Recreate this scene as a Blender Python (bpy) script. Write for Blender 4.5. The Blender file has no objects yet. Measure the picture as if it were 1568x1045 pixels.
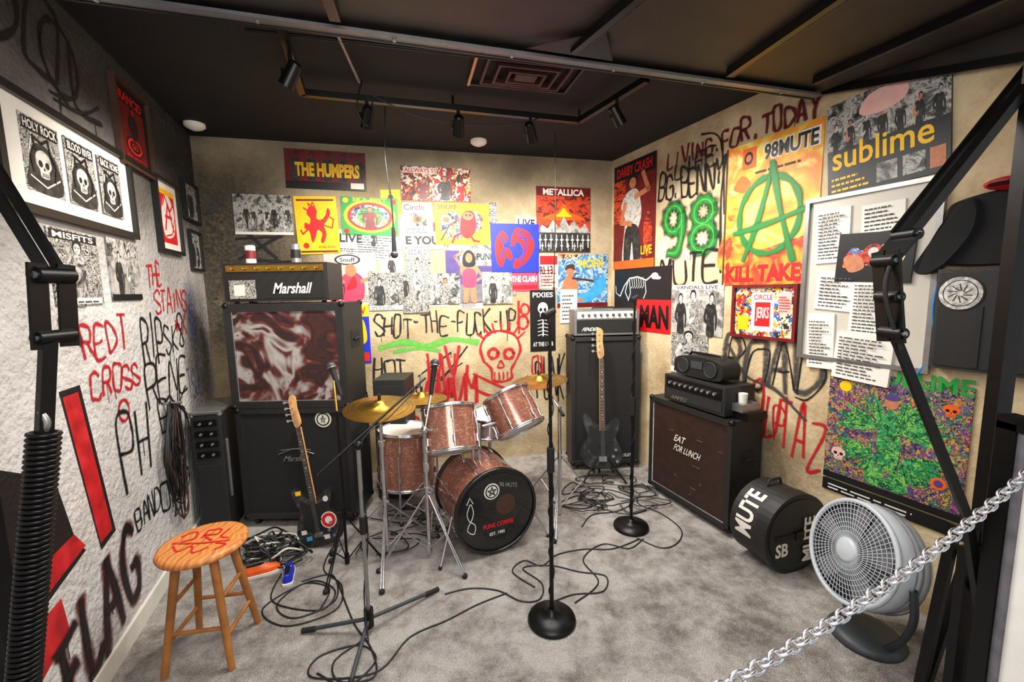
import bpy, math, random
from mathutils import Vector, Matrix
random.seed(7)
V=Vector
# ------------------------------------------------------------------ materials
MATS={}
def lin(h):
    h=h.lstrip('#'); o=[]
    for i in (0,2,4):
        c=int(h[i:i+2],16)/255; o.append(c/12.92 if c<=.04045 else ((c+.055)/1.055)**2.4)
    return (*o,1)
def newmat(name):
    m=bpy.data.materials.new(name); m.use_nodes=True; MATS[name]=m
    nt=m.node_tree; b=nt.nodes['Principled BSDF']; return m,nt,b
def coords(nt):
    return nt.nodes.new('ShaderNodeTexCoord').outputs['Object']
def mat(name,col,rough=.6,metal=0,var=.0,scale=20,bump=0,bscale=80,coat=0,spec=None):
    if name in MATS: return name
    m,nt,b=newmat(name); c=lin(col); b.inputs['Roughness'].default_value=rough; b.inputs['Metallic'].default_value=metal
    b.inputs['Coat Weight'].default_value=coat
    if spec is not None: b.inputs['Specular IOR Level'].default_value=spec
    co=coords(nt)
    if var>0:
        n=nt.nodes.new('ShaderNodeTexNoise'); n.inputs['Scale'].default_value=scale; n.inputs['Detail'].default_value=5
        r=nt.nodes.new('ShaderNodeValToRGB'); nt.links.new(co,n.inputs['Vector']); nt.links.new(n.outputs[0],r.inputs[0])
        r.color_ramp.elements[0].position=.3; r.color_ramp.elements[1].position=.7
        r.color_ramp.elements[0].color=tuple(x*(1-var) for x in c[:3])+(1,); r.color_ramp.elements[1].color=tuple(min(1,x*(1+var)) for x in c[:3])+(1,)
        nt.links.new(r.outputs[0],b.inputs['Base Color'])
    else: b.inputs['Base Color'].default_value=c
    if bump>0:
        n=nt.nodes.new('ShaderNodeTexNoise'); n.inputs['Scale'].default_value=bscale; n.inputs['Detail'].default_value=4
        bp=nt.nodes.new('ShaderNodeBump'); bp.inputs['Strength'].default_value=bump; bp.inputs['Distance'].default_value=.01
        nt.links.new(co,n.inputs['Vector']); nt.links.new(n.outputs[0],bp.inputs['Height']); nt.links.new(bp.outputs[0],b.inputs['Normal'])
    return name
def rmat(name,cols,scale=8,kind='noise',detail=4,dist=0,const=False,rough=.5,lo=.3,hi=.7,coat=0,stretch=(1,1,1),nr_=.5,metal=0):
    if name in MATS: return name
    m,nt,b=newmat(name); b.inputs['Roughness'].default_value=rough; b.inputs['Coat Weight'].default_value=coat; b.inputs['Metallic'].default_value=metal
    co=coords(nt)
    mp=nt.nodes.new('ShaderNodeMapping'); mp.inputs['Scale'].default_value=stretch; nt.links.new(co,mp.inputs[0]); co=mp.outputs[0]
    if kind=='noise':
        n=nt.nodes.new('ShaderNodeTexNoise'); n.inputs['Scale'].default_value=scale; n.inputs['Detail'].default_value=detail; n.inputs['Distortion'].default_value=dist; n.inputs['Roughness'].default_value=nr_; out=n.outputs[0]
    elif kind=='voronoi':
        n=nt.nodes.new('ShaderNodeTexVoronoi'); n.inputs['Scale'].default_value=scale
        s=nt.nodes.new('ShaderNodeSeparateColor'); nt.links.new(n.outputs['Color'],s.inputs[0]); out=s.outputs[0]; lo,hi=0,1
        if dist:
            nn=nt.nodes.new('ShaderNodeTexNoise'); nn.inputs['Scale'].default_value=scale*.7; nt.links.new(co,nn.inputs[0])
            ad=nt.nodes.new('ShaderNodeVectorMath'); ad.operation='MULTIPLY_ADD'; nt.links.new(nn.outputs['Color'],ad.inputs[0]); ad.inputs[1].default_value=(dist,)*3; nt.links.new(co,ad.inputs[2]); co=ad.outputs[0]
    else:
        n=nt.nodes.new('ShaderNodeTexWave'); n.inputs['Scale'].default_value=scale; n.inputs['Distortion'].default_value=dist; n.inputs['Detail'].default_value=detail; out=n.outputs[1]; lo,hi=.05,.95
    nt.links.new(co,n.inputs['Vector'])
    r=nt.nodes.new('ShaderNodeValToRGB'); nt.links.new(out,r.inputs[0]); e=r.color_ramp.elements
    if const: r.color_ramp.interpolation='CONSTANT'
    k=len(cols)
    while len(e)<k: e.new(.5)
    for i,cc in enumerate(cols):
        e[i].position=lo+(hi-lo)*i/(k if const else max(1,k-1)); 
    for i,cc in enumerate(cols): e[i].color=lin(cc)
    nt.links.new(r.outputs[0],b.inputs['Base Color']); return name
def spray(name,col,dens=.5):
    m,nt,b=newmat(name); b.inputs['Base Color'].default_value=lin(col); b.inputs['Roughness'].default_value=.55
    a=nt.nodes.new('ShaderNodeAttribute'); a.attribute_name='al'
    n=nt.nodes.new('ShaderNodeTexNoise'); n.inputs['Scale'].default_value=45; n.inputs['Detail'].default_value=5; nt.links.new(coords(nt),n.inputs[0])
    mu=nt.nodes.new('ShaderNodeMath'); mu.operation='MULTIPLY_ADD'; nt.links.new(n.outputs[0],mu.inputs[0]); mu.inputs[1].default_value=1.4; mu.inputs[2].default_value=dens-.25
    m2=nt.nodes.new('ShaderNodeMath'); m2.operation='MULTIPLY'; m2.use_clamp=True; nt.links.new(mu.outputs[0],m2.inputs[0]); nt.links.new(a.outputs['Fac'],m2.inputs[1])
    nt.links.new(m2.outputs[0],b.inputs['Alpha']); return name
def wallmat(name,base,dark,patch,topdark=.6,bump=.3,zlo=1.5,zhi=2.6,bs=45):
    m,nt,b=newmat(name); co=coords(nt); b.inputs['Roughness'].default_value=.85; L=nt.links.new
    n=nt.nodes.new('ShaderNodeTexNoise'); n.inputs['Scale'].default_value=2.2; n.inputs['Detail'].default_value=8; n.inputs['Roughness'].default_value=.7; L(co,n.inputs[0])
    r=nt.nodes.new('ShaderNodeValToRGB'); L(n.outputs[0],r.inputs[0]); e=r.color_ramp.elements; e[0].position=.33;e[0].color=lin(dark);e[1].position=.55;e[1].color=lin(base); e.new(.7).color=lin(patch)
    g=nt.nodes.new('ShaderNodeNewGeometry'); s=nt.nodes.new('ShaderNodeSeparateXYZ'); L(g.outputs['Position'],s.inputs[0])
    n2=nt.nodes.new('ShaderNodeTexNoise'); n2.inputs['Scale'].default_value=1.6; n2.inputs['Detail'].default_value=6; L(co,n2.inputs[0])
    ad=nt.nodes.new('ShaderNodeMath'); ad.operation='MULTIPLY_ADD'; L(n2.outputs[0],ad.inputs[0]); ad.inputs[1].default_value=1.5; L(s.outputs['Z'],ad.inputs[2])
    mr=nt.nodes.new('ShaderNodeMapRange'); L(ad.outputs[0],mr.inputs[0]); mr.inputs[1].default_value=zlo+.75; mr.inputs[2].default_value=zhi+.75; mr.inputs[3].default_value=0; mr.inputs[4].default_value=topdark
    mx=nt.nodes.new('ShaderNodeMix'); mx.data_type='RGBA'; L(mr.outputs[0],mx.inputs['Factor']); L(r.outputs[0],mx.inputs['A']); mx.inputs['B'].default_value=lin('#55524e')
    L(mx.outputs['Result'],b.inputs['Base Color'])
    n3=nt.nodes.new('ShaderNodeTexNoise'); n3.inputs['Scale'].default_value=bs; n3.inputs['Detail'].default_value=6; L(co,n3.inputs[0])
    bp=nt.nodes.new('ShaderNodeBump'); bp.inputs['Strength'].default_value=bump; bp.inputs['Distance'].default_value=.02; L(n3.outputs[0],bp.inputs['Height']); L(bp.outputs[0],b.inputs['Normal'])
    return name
# ------------------------------------------------------------------ mesh builder
def cat(pts,n=6,closed=False):
    pts=[V(p) for p in pts]; out=[]; N=len(pts)
    if N<3 and not closed: return pts
    for i in range(N if closed else N-1):
        if closed: a,b,c,d=pts[i-1],pts[i],pts[(i+1)%N],pts[(i+2)%N]
        else: a,b,c,d=pts[max(i-1,0)],pts[i],pts[i+1],pts[min(i+2,N-1)]
        for k in range(n):
            t=k/n; out.append(.5*((2*b)+(c-a)*t+(2*a-5*b+4*c-d)*t*t+(3*b-a-3*c+d)*t**3))
    if not closed: out.append(pts[-1])
    return out
def frameZ(d):
    d=V(d).normalized(); return d.to_track_quat('Z','Y').to_matrix().to_4x4()
class MB:
    def __init__(s): s.v=[];s.f=[];s.m=[];s.sm=[];s.al=[];s.mats=[];s.M=Matrix.Identity(4)
    def mi(s,n):
        if n not in s.mats: s.mats.append(n)
        return s.mats.index(n)
    def add(s,vs,fs,mt,smooth=False,al=None):
        o=len(s.v); s.v+=[s.M@V(v) for v in vs]; k=s.mi(mt)
        s.al+= al if al else [1.0]*len(vs)
        for f in fs: s.f.append([o+i for i in f]); s.m.append(k); s.sm.append(smooth)
    def box(s,lo,hi,mt):
        x0,y0,z0=lo;x1,y1,z1=hi
        s.add([(x0,y0,z0),(x1,y0,z0),(x1,y1,z0),(x0,y1,z0),(x0,y0,z1),(x1,y0,z1),(x1,y1,z1),(x0,y1,z1)],
              [(0,3,2,1),(4,5,6,7),(0,1,5,4),(1,2,6,5),(2,3,7,6),(3,0,4,7)],mt)
    def beam(s,p0,p1,w,h,mt,up=(0,0,1)):
        p0,p1=V(p0),V(p1); d=(p1-p0).normalized(); a=d.cross(V(up)).normalized()*w/2; b=a.normalized().cross(d).normalized()*h/2
        s.add([p0-a-b,p0+a-b,p0+a+b,p0-a+b,p1-a-b,p1+a-b,p1+a+b,p1-a+b],[(0,3,2,1),(4,5,6,7),(0,1,5,4),(1,2,6,5),(2,3,7,6),(3,0,4,7)],mt)
    def cyl(s,p0,p1,r0,mt,r1=None,seg=16,caps=True,cm=None):
        p0,p1=V(p0),V(p1); r1=r0 if r1 is None else r1; Q=frameZ(p1-p0); vs=[]
        for p,r in ((p0,r0),(p1,r1)):
            for i in range(seg):
                a=2*math.pi*i/seg; vs.append(p+Q@V((r*math.cos(a),r*math.sin(a),0)))
        s.add(vs,[(i,(i+1)%seg,seg+(i+1)%seg,seg+i) for i in range(seg)],mt,True)
        if caps:
            s.add(vs[:seg],[tuple(reversed(range(seg)))],cm or mt); s.add(vs[seg:],[tuple(range(seg))],cm or mt)
    def tube(s,pts,r,mt,seg=8,closed=False):
        pts=[V(p) for p in pts]; N=len(pts); vs=[]; nrm=None
        for i,p in enumerate(pts):
            t=(pts[(i+1)%N]-pts[i-1]) if closed else (pts[min(i+1,N-1)]-pts[max(i-1,0)])
            if t.length<1e-9: t=V((0,0,1))
            t.normalize()
            if nrm is None: nrm=t.orthogonal()
            nrm=(nrm-t*nrm.dot(t)); 
            if nrm.length<1e-6: nrm=t.orthogonal()
            nrm.normalize(); bn=t.cross(nrm)
            for k in range(seg):
                a=2*math.pi*k/seg; vs.append(p+nrm*r*math.cos(a)+bn*r*math.sin(a))
        fs=[]
        for i in range(N if closed else N-1):
            for k in range(seg):
                j=(i+1)%N; fs.append((i*seg+k,i*seg+(k+1)%seg,j*seg+(k+1)%seg,j*seg+k))
        s.add(vs,fs,mt,True)
    def torus(s,c,ax,R,r,mt,seg=28,rs=8):
        Q=frameZ(ax); c=V(c); s.tube([c+Q@V((R*math.cos(2*math.pi*i/seg),R*math.sin(2*math.pi*i/seg),0)) for i in range(seg)],r,mt,rs,True)
    def lathe(s,prof,c,ax,mt,seg=28):
        Q=frameZ(ax); c=V(c); vs=[]
        for r,z in prof:
            for i in range(seg):
                a=2*math.pi*i/seg; vs.append(c+Q@V((max(r,1e-4)*math.cos(a),max(r,1e-4)*math.sin(a),z)))
        fs=[(j*seg+i,j*seg+(i+1)%seg,(j+1)*seg+(i+1)%seg,(j+1)*seg+i) for j in range(len(prof)-1) for i in range(seg)]
        s.add(vs,fs,mt,True)
    def sph(s,c,r,mt,sc=(1,1,1),seg=16,rg=10):
        vs=[];c=V(c)
        for j in range(rg+1):
            ph=math.pi*j/rg
            for i in range(seg):
                a=2*math.pi*i/seg; vs.append(c+V((r*sc[0]*math.sin(ph)*math.cos(a),r*sc[1]*math.sin(ph)*math.sin(a),r*sc[2]*math.cos(ph))))
        s.add(vs,[(j*seg+i,(j+1)*seg+i,(j+1)*seg+(i+1)%seg,j*seg+(i+1)%seg) for j in range(rg) for i in range(seg)],mt,True)
    def ext(s,pts,z0,z1,mt,cm=None):  # polygon (x,y) extruded in local z
        n=len(pts); a=[(p[0],p[1],z0) for p in pts]; b=[(p[0],p[1],z1) for p in pts]
        s.add(a+b,[(i,(i+1)%n,n+(i+1)%n,n+i) for i in range(n)],mt); s.add(a,[tuple(reversed(range(n)))],mt); s.add(b,[tuple(range(n))],cm or mt)
    def build(s,name,parent=None,bevel=0):
        me=bpy.data.meshes.new(name)
        if s.v:
            lo=V([min(v[i] for v in s.v) for i in range(3)]); hi=V([max(v[i] for v in s.v) for i in range(3)])
        else: lo=hi=V((0,0,0))
        c=(lo+hi)/2; c.z=lo.z
        me.from_pydata([v-c for v in s.v],[],s.f)
        for n in s.mats: me.materials.append(MATS[n])
        me.polygons.foreach_set('material_index',s.m); me.polygons.foreach_set('use_smooth',s.sm)
        if min(s.al or [1])<1:
            at=me.attributes.new('al','FLOAT','POINT'); at.data.foreach_set('value',s.al)
        me.update()
        o=bpy.data.objects.new(name,me); bpy.context.collection.objects.link(o); o.location=c
        if parent: o.parent=parent
        if bevel:
            b=o.modifiers.new('bevel','BEVEL'); b.width=bevel; b.segments=2; b.limit_method='ANGLE'; b.angle_limit=math.radians(50)
        return o
def empty(name):
    e=bpy.data.objects.new(name,None); bpy.context.collection.objects.link(e); e.empty_display_size=.1; return e
TC={}
def text2d(body,off=0.0):
    k=(body,off)
    if k in TC: return TC[k]
    cu=bpy.data.curves.new('tmp','FONT'); cu.body=body; cu.size=1; cu.offset=off; cu.resolution_u=3
    ob=bpy.data.objects.new('tmp',cu); bpy.context.collection.objects.link(ob)
    bpy.context.view_layer.update(); me=ob.evaluated_get(bpy.context.evaluated_depsgraph_get()).to_mesh()
    vs=[(v.co.x,v.co.y) for v in me.vertices]; fs=[tuple(p.vertices) for p in me.polygons]
    bpy.data.objects.remove(ob); bpy.data.curves.remove(cu)
    if vs:
        x0=min(v[0] for v in vs);x1=max(v[0] for v in vs);y0=min(v[1] for v in vs);y1=max(v[1] for v in vs)
        vs=[((x-x0)/max(x1-x0,1e-5),(y-y0)/max(y1-y0,1e-5)) for x,y in vs]
    TC[k]=(vs,fs); return TC[k]
# ------------------------------------------------------------------ room frame
A=V((-2.4,3.36,0)); B=V((.98,4.19,0)); H=2.8
ub=(B-A).normalized(); nb=V((ub.y,-ub.x,0)).normalized()
ul=V((.36,-.933,0)).normalized(); nl=V((-ul.y,ul.x,0))
ur=V((.40,-.917,0)).normalized(); nr=V((ur.y,-ur.x,0))
WALL={'b':(A,ub,nb),'l':(A,ul,nl),'r':(B,ur,nr)}
def WP(w,u,z,off=0):
    o,d,n=WALL[w]; return o+d*u+V((0,0,z))+n*off
mat('black','#141414',.5,var=.2,scale=9); mat('tolex','#1c1b1b',.5,bump=.35,bscale=220,var=.2)
mat('blackmetal','#121212',.36,.5,var=.2,scale=30); mat('chrome','#d4d4d8',.18,1.0,var=.08); mat('white','#eceae4',.6,var=.05)
mat('offwhite','#d8d4c8',.7,var=.08,scale=12); mat('grille','#181716',.9,var=.4,scale=160,bump=.3,bscale=300)
mat('silver','#9a9a98',.35,.8,var=.1); mat('rubber','#0e0e0e',.7,var=.1); mat('gold','#b08a3a',.34,1.0,var=.15,scale=25)
mat('cablemat','#0b0b0b',.5,var=.1); mat('red','#cc1018',.5,var=.12); mat('paper','#dedbd2',.7,var=.05,scale=6)
mat('yellow','#eeb808',.5,var=.06); mat('green','#1c8a34',.5,var=.12); mat('blue','#1228b8',.5,var=.1); mat('pblack','#101010',.42,var=.1)
mat('skin','#b87450',.5,var=.2,scale=40); mat('pink','#e03858',.5,var=.1); mat('orange','#e25a10',.5,var=.12); mat('grey','#66646a',.55,var=.25,scale=24)
mat('lpink','#deaea6',.55,var=.08); mat('brown','#42261a',.6,var=.2); mat('purple','#4a3a78',.5,var=.2); mat('cyan','#3a9ad0',.5,var=.15); mat('darkred','#640c10',.45,var=.35,scale=14)
mat('textink','#444444',.7); mat('board','#bcb6aa',.45,var=.08,scale=4); mat('chainsteel','#e4e6ea',.28,1.0,var=.05)
rmat('bwphoto',['#0a0a0a','#191919','#5a5957','#bdbbb5','#3a3a3a','#d4d2cc'],15,detail=9,dist=.6,nr_=.72,lo=.32,hi=.68)
rmat('bwphoto2',['#0c0c0c','#d0cec7','#181818','#a5a39d','#0f0f0f','#d6d4cd'],26,detail=5,dist=1.2,const=True,nr_=.65)
rmat('bwfine',['#0b0b0b','#cecCc5','#141414','#bdbbb4','#0c0c0c'],60,detail=3,dist=1.5,const=True)
rmat('bwsoft',['#151515','#6d6b68','#b5b2ac','#8a8883'],12,detail=8,dist=.4,nr_=.7)
rmat('bwdark',['#080808','#202020','#4a4947'],20,detail=7,dist=.4,nr_=.7)
rmat('bwface',['#6a6864','#c0beb7','#dcdad4'],30,detail=6,dist=.3,nr_=.7)
rmat('colcollage',['#b01418','#dad2c4','#641012','#c98d3a','#221e1e','#d4caba','#8c181c'],42,'voronoi',const=True,dist=.1)
rmat('comic',['#e0d6ba','#d22a18','#e0d2aa','#e6a020','#1c1a1a','#2a66a4'],45,'voronoi',const=True,dist=.09)
rmat('psy',['#4a2a72','#2a7a42','#b4682a','#141c38','#74408a','#a8923a','#1c5f54','#84305a','#30244a','#b89850'],70,'voronoi',const=True,dist=.1)
rmat('psygreen',['#14703e','#3a9e54','#0c4024','#7cb84c','#1a8450'],70,'voronoi',const=True,dist=.1)
rmat('surf',['#143c74','#4a9fd0','#1c5698','#b4d4e0','#143e6a','#2c76b0'],14,detail=6,dist=1.2,nr_=.6)
rmat('redfire',['#180606','#80120e','#d04820','#2e0a08','#a02014'],9,detail=7,dist=.8,stretch=(1,1,2),nr_=.6)
rmat('warmgrad',['#e0b018','#e6d470','#e0a028','#e07c30','#e8d278'],5,detail=5,dist=.5)
rmat('redpatch',['#e27030','#d02818','#e89c30','#c02018'],7,detail=5,dist=.6)
rmat('grillart',['#1a1010','#401815','#1c1110','#5c211d','#8a8480','#a8a29e','#521d1a','#1f1211'],3.3,detail=2.0,dist=2.6,lo=.25,hi=.78,rough=.8)
rmat('woodseat',['#b06a30','#d8904e','#c07838'],6,'wave',detail=3,dist=4,rough=.42,stretch=(1,3,1))
mat('wood','#a06630',.42,var=.3,scale=12); mat('maple','#c4935a',.38,var=.2,scale=14); mat('rosewood','#2c1a12',.5,var=.3)
rmat('copper_shell',['#6a4034','#a8705c','#84503f','#c08a74','#935d4a'],30,detail=6,dist=.6,rough=.24,coat=.6,lo=.28,hi=.72,nr_=.7,metal=.3,stretch=(1,1,2.5))
mat('drumwhite','#dcd8d0',.5); mat('drumblack','#0d0d0d',.28,coat=.3)
mat('fanwhite','#b4babf',.38,var=.05); mat('fangrey','#30353a',.5,var=.1); mat('conduit','#77777a',.4,.6,var=.1); mat('darkconduit','#2c2c2e',.4,.6,var=.1)
mat('patch','#b9b6b0',.6,var=.6,scale=60); mat('bluecable','#1078c8',.5)
spray('s_black','#0a0a0a',.62); spray('s_red','#b00c18',.55); spray('s_green','#14702c',.8); spray('s_lgreen','#58b83c',.4); spray('s_dred','#560a10',.6); spray('s_grey','#3c3a38',.4); spray('s_blue','#274a8a',.25)
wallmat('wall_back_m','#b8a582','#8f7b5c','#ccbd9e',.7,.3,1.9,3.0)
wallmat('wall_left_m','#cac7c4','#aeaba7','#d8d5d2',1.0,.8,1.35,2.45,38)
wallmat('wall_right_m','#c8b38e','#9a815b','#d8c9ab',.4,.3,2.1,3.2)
m,nt,b=newmat('carpet'); L=nt.links.new; co=coords(nt); b.inputs['Roughness'].default_value=1; b.inputs['Specular IOR Level'].default_value=.1
n=nt.nodes.new('ShaderNodeTexNoise'); n.inputs['Scale'].default_value=4.5; n.inputs['Detail'].default_value=10; n.inputs['Roughness'].default_value=.75; L(co,n.inputs[0])
r=nt.nodes.new('ShaderNodeValToRGB'); L(n.outputs[0],r.inputs[0]); e=r.color_ramp.elements; e[0].position=.36; e[0].color=lin('#77706a'); e[1].position=.58; e[1].color=lin('#bcb7b1')
n2=nt.nodes.new('ShaderNodeTexNoise'); n2.inputs['Scale'].default_value=170; n2.inputs['Detail'].default_value=3; L(co,n2.inputs[0])
mx=nt.nodes.new('ShaderNodeMix'); mx.data_type='RGBA'; mx.blend_type='OVERLAY'; mx.inputs['Factor'].default_value=.7; L(r.outputs[0],mx.inputs['A']); L(n2.outputs[0],mx.inputs['B']); L(mx.outputs['Result'],b.inputs['Base Color'])
bp=nt.nodes.new('ShaderNodeBump'); bp.inputs['Strength'].default_value=1; bp.inputs['Distance'].default_value=.015; L(n2.outputs[0],bp.inputs['Height']); L(bp.outputs[0],b.inputs['Normal'])
mat('ceilblack','#0d0f12',.85,var=.25,scale=4); rmat('doorpanel',['#130d0a','#231913','#100b09','#1d1511'],3,detail=6,dist=.6,rough=.55)
# ------------------------------------------------------------------ shell
def wallbox(name,w,u0,u1,z0,z1,th,mt):
    mb=MB(); vs=[WP(w,u0,z0),WP(w,u1,z0),WP(w,u1,z1),WP(w,u0,z1),WP(w,u0,z0,-th),WP(w,u1,z0,-th),WP(w,u1,z1,-th),WP(w,u0,z1,-th)]
    mb.add(vs,[(0,1,2,3),(4,7,6,5),(0,4,5,1),(1,5,6,2),(2,6,7,3),(3,7,4,0)],mt); return mb.build(name)
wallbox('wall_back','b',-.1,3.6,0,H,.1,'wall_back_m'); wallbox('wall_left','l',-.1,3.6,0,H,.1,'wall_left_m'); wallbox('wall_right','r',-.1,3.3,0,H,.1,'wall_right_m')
mb=MB(); mb.box((-3,-1.6,-.1),(3.2,4.6,0),'carpet'); mb.build('floor')
mb=MB(); mb.box((-3,-1.6,H),(3.2,4.6,H+.1),'ceilblack'); mb.build('ceiling')
mb=MB(); vs=[WP('l',.5,0,.0),WP('l',3.4,0,0),WP('l',3.4,.09,0),WP('l',.5,.09,0)]; vs+= [v+nl*.014 for v in vs]
mb.add(vs,[(4,5,6,7),(3,2,6,7),(0,1,5,4),(1,2,6,5),(0,3,7,4)],'offwhite'); mb.build('baseboard_left')
# ------------------------------------------------------------------ posters
PO=[0]
def poster(name,w,ua,z1,ub_,z0,bg,items=(),frame=None,rot=0,fw=.018,off=None):
    mb=MB(); PO[0]+=1; base=.005+.0012*(PO[0]%9) if off is None else off
    cu,cz=(ua+ub_)/2,(z0+z1)/2; cr,sr=math.cos(rot),math.sin(rot)
    def P(x,y,o):
        u=ua+(ub_-ua)*x; z=z0+(z1-z0)*y; du,dz=u-cu,z-cz; return WP(w,cu+du*cr-dz*sr,cz+du*sr+dz*cr,base+o)
    def quad(x0,y0,x1,y1,o0,o1,mt):
        vs=[P(x0,y0,o0),P(x1,y0,o0),P(x1,y1,o0),P(x0,y1,o0),P(x0,y0,o1),P(x1,y0,o1),P(x1,y1,o1),P(x0,y1,o1)]
        mb.add(vs,[(0,3,2,1),(4,5,6,7),(0,1,5,4),(1,2,6,5),(2,3,7,6),(3,0,4,7)],mt)
    quad(0,0,1,1,-base+.001,.0,bg)
    o=.0004; st=min(.0002,.0011/max(1,len(items))) if not frame and off is None else .0002
    for it in items:
        k=it[0]; o+=st
        if k=='r': _,x0,y0,x1,y1,mt=it; mb.add([P(x0,y0,o),P(x1,y0,o),P(x1,y1,o),P(x0,y1,o)],[(0,1,2,3)],mt)
        elif k=='e':
            _,cx,cy,rx,ry,mt=it; mb.add([P(cx+rx*math.cos(i*math.pi/12),cy+ry*math.sin(i*math.pi/12),o) for i in range(24)],[tuple(range(24))],mt)
        elif k=='p': mb.add([P(x,y,o) for x,y in it[1]],[tuple(range(len(it[1])))],it[2])
        elif k=='c':
            pts=cat([(x,y,0) for x,y in it[1]],5,True); mb.add([P(p.x,p.y,o) for p in pts],[tuple(range(len(pts)))],it[2])
        elif k=='t':
            _,s,x0,y0,x1,y1,mt=it[:7]; vs,fs=text2d(s,it[7] if len(it)>7 else .02)
            mb.add([P(x0+(x1-x0)*a,y0+(y1-y0)*b,o) for a,b in vs],fs,mt)
        elif k=='k':
            _,pts,wd,mt=it; 
            for (a,b) in zip(pts[:-1],pts[1:]):
                p,q=P(*a,o),P(*b,o); d=(q-p).normalized(); n=WALL[w][2]; s=d.cross(n)*wd/2; e=d*wd*.3; mb.add([p-s-e,p+s-e,q+s+e,q-s+e],[(0,1,2,3)],mt)
    if frame:
        W_=abs(ub_-ua);Hh=z1-z0; fx,fy=fw/W_,fw/Hh
        for q in ((-fx,-fy,1+fx,0),(-fx,1,1+fx,1+fy),(-fx,0,0,1),(1,0,1+fx,1)): quad(*q,-base+.001,.018,frame)
    return mb.build(name)
def fig(cx,y0,h,mt='bwdark',skin='bwface',w=.5,hair='pblack'):
    R=random.uniform; a=R(-.04,.04)*h; W=w*h
    it=[('c',[(cx-W*.28,y0),(cx-W*.25,y0+h*.4),(cx-W*.38,y0+h*.68),(cx-W*.12,y0+h*.77),(cx+W*.12,y0+h*.77),(cx+W*.38,y0+h*.68),(cx+W*.26,y0+h*.4),(cx+W*.3,y0)],mt),
        ('c',[(cx-W*.38,y0+h*.68),(cx-W*.52,y0+h*.4),(cx-W*.3,y0+h*.25+a),(cx-W*.05,y0+h*.35+a),(cx-W*.1,y0+h*.42+a),(cx-W*.3,y0+h*.36+a),(cx-W*.36,y0+h*.45),(cx-W*.26,y0+h*.6)],skin if R(0,1)>.5 else mt),
        ('c',[(cx+W*.36,y0+h*.68),(cx+W*.5,y0+h*.42),(cx+W*.46,y0+h*.15),(cx+W*.36,y0+h*.15),(cx+W*.36,y0+h*.42),(cx+W*.24,y0+h*.6)],mt),
        ('r',cx-W*.07,y0+h*.74,cx+W*.07,y0+h*.82,skin),('e',cx+a,y0+h*.9,h*.095*w*2,h*.12,hair),('e',cx+a,y0+h*.875,h*.07*w*2,h*.09,skin)]
    return it+[('e',cx+a-h*.028*w*2,y0+h*.89,h*.013*w*2,h*.01,'pblack'),('e',cx+a+h*.028*w*2,y0+h*.89,h*.013*w*2,h*.01,'pblack'),('r',cx+a-h*.02*w*2,y0+h*.835,cx+a+h*.02*w*2,y0+h*.843,'pblack')]
def skull(cx,cy,r,ry,mt='paper',ink='pblack'):
    return [('c',[(cx-r,cy),(cx-r*.8,cy+ry*.7),(cx,cy+ry),(cx+r*.8,cy+ry*.7),(cx+r,cy),(cx+r*.6,cy-ry*.45),(cx+r*.5,cy-ry*.95),(cx-r*.5,cy-ry*.95),(cx-r*.6,cy-ry*.45)],mt),('e',cx-r*.42,cy,r*.27,ry*.25,ink),('e',cx+r*.42,cy,r*.27,ry*.25,ink),('p',[(cx,cy-ry*.15),(cx-r*.14,cy-ry*.42),(cx+r*.14,cy-ry*.42)],ink)]+[('r',cx+r*k-r*.03,cy-ry*.9,cx+r*k+r*.03,cy-ry*.6,ink) for k in (-.3,-.1,.1,.3)]
def lines(x0,x1,y0,y1,n,mt='textink'):
    out=[]
    for i in range(n):
        y=y0+(y1-y0)*i/n; hh=(y1-y0)/n*.38; x=x0; xe=x0+(x1-x0)*random.uniform(.6,1)
        while x<xe: w=random.uniform(.06,.2)*(x1-x0); out.append(('r',x,y,min(x+w,xe),y+hh,mt)); x+=w+.03*(x1-x0)
    return out
P_=poster
for i,(u,z,w_,h_,bgm) in enumerate(((1.10,1.98,.22,.28,'paper'),(1.28,2.04,.2,.25,'bwphoto2'),(1.42,1.80,.2,.26,'lpink'),(1.62,2.16,.24,.2,'bwsoft'),(1.86,2.10,.2,.2,'red'),(2.05,2.08,.22,.22,'bwphoto'),(2.24,1.84,.2,.24,'paper'),(2.55,1.84,.2,.2,'bwphoto2'),(2.62,2.14,.2,.26,'paper'),(1.0,1.62,.2,.26,'bwphoto2'),(1.52,1.62,.24,.28,'bwphoto'),(1.8,1.58,.2,.22,'paper'),(2.1,1.56,.22,.24,'lpink'),(2.42,1.66,.2,.22,'bwsoft'),(2.8,1.7,.2,.3,'paper'),(1.44,2.36,.16,.2,'yellow'),(2.26,2.28,.18,.2,'bwphoto2'))):
    P_('gig_flyer','b',u-w_/2,z+h_/2,u+w_/2,z-h_/2,bgm,(lines(.1,.9,.06,.3,4)+fig(.5,.32,.62,w=.5) if bgm!='paper' else lines(.1,.9,.06,.5,7)+[('t',random.choice(['PUNK','LIVE','FRI 13','OI!','GIG']),.1,.65,.9,.9,'pblack')]),rot=random.uniform(-.06,.06),off=.0035)
P_('punk_band_poster','b',.64,2.745,1.25,2.44,'darkred',sum([fig(.12+.2*i,.25,.7,'bwdark','darkred',.22) for i in range(5)],[])+[('r',.0,.0,1,.2,'pblack'),('t','THE HUMPERS',.12,.32,.92,.68,'yellow',.05),('r',.8,.05,.97,.2,'paper')],rot=-.01)
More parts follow.
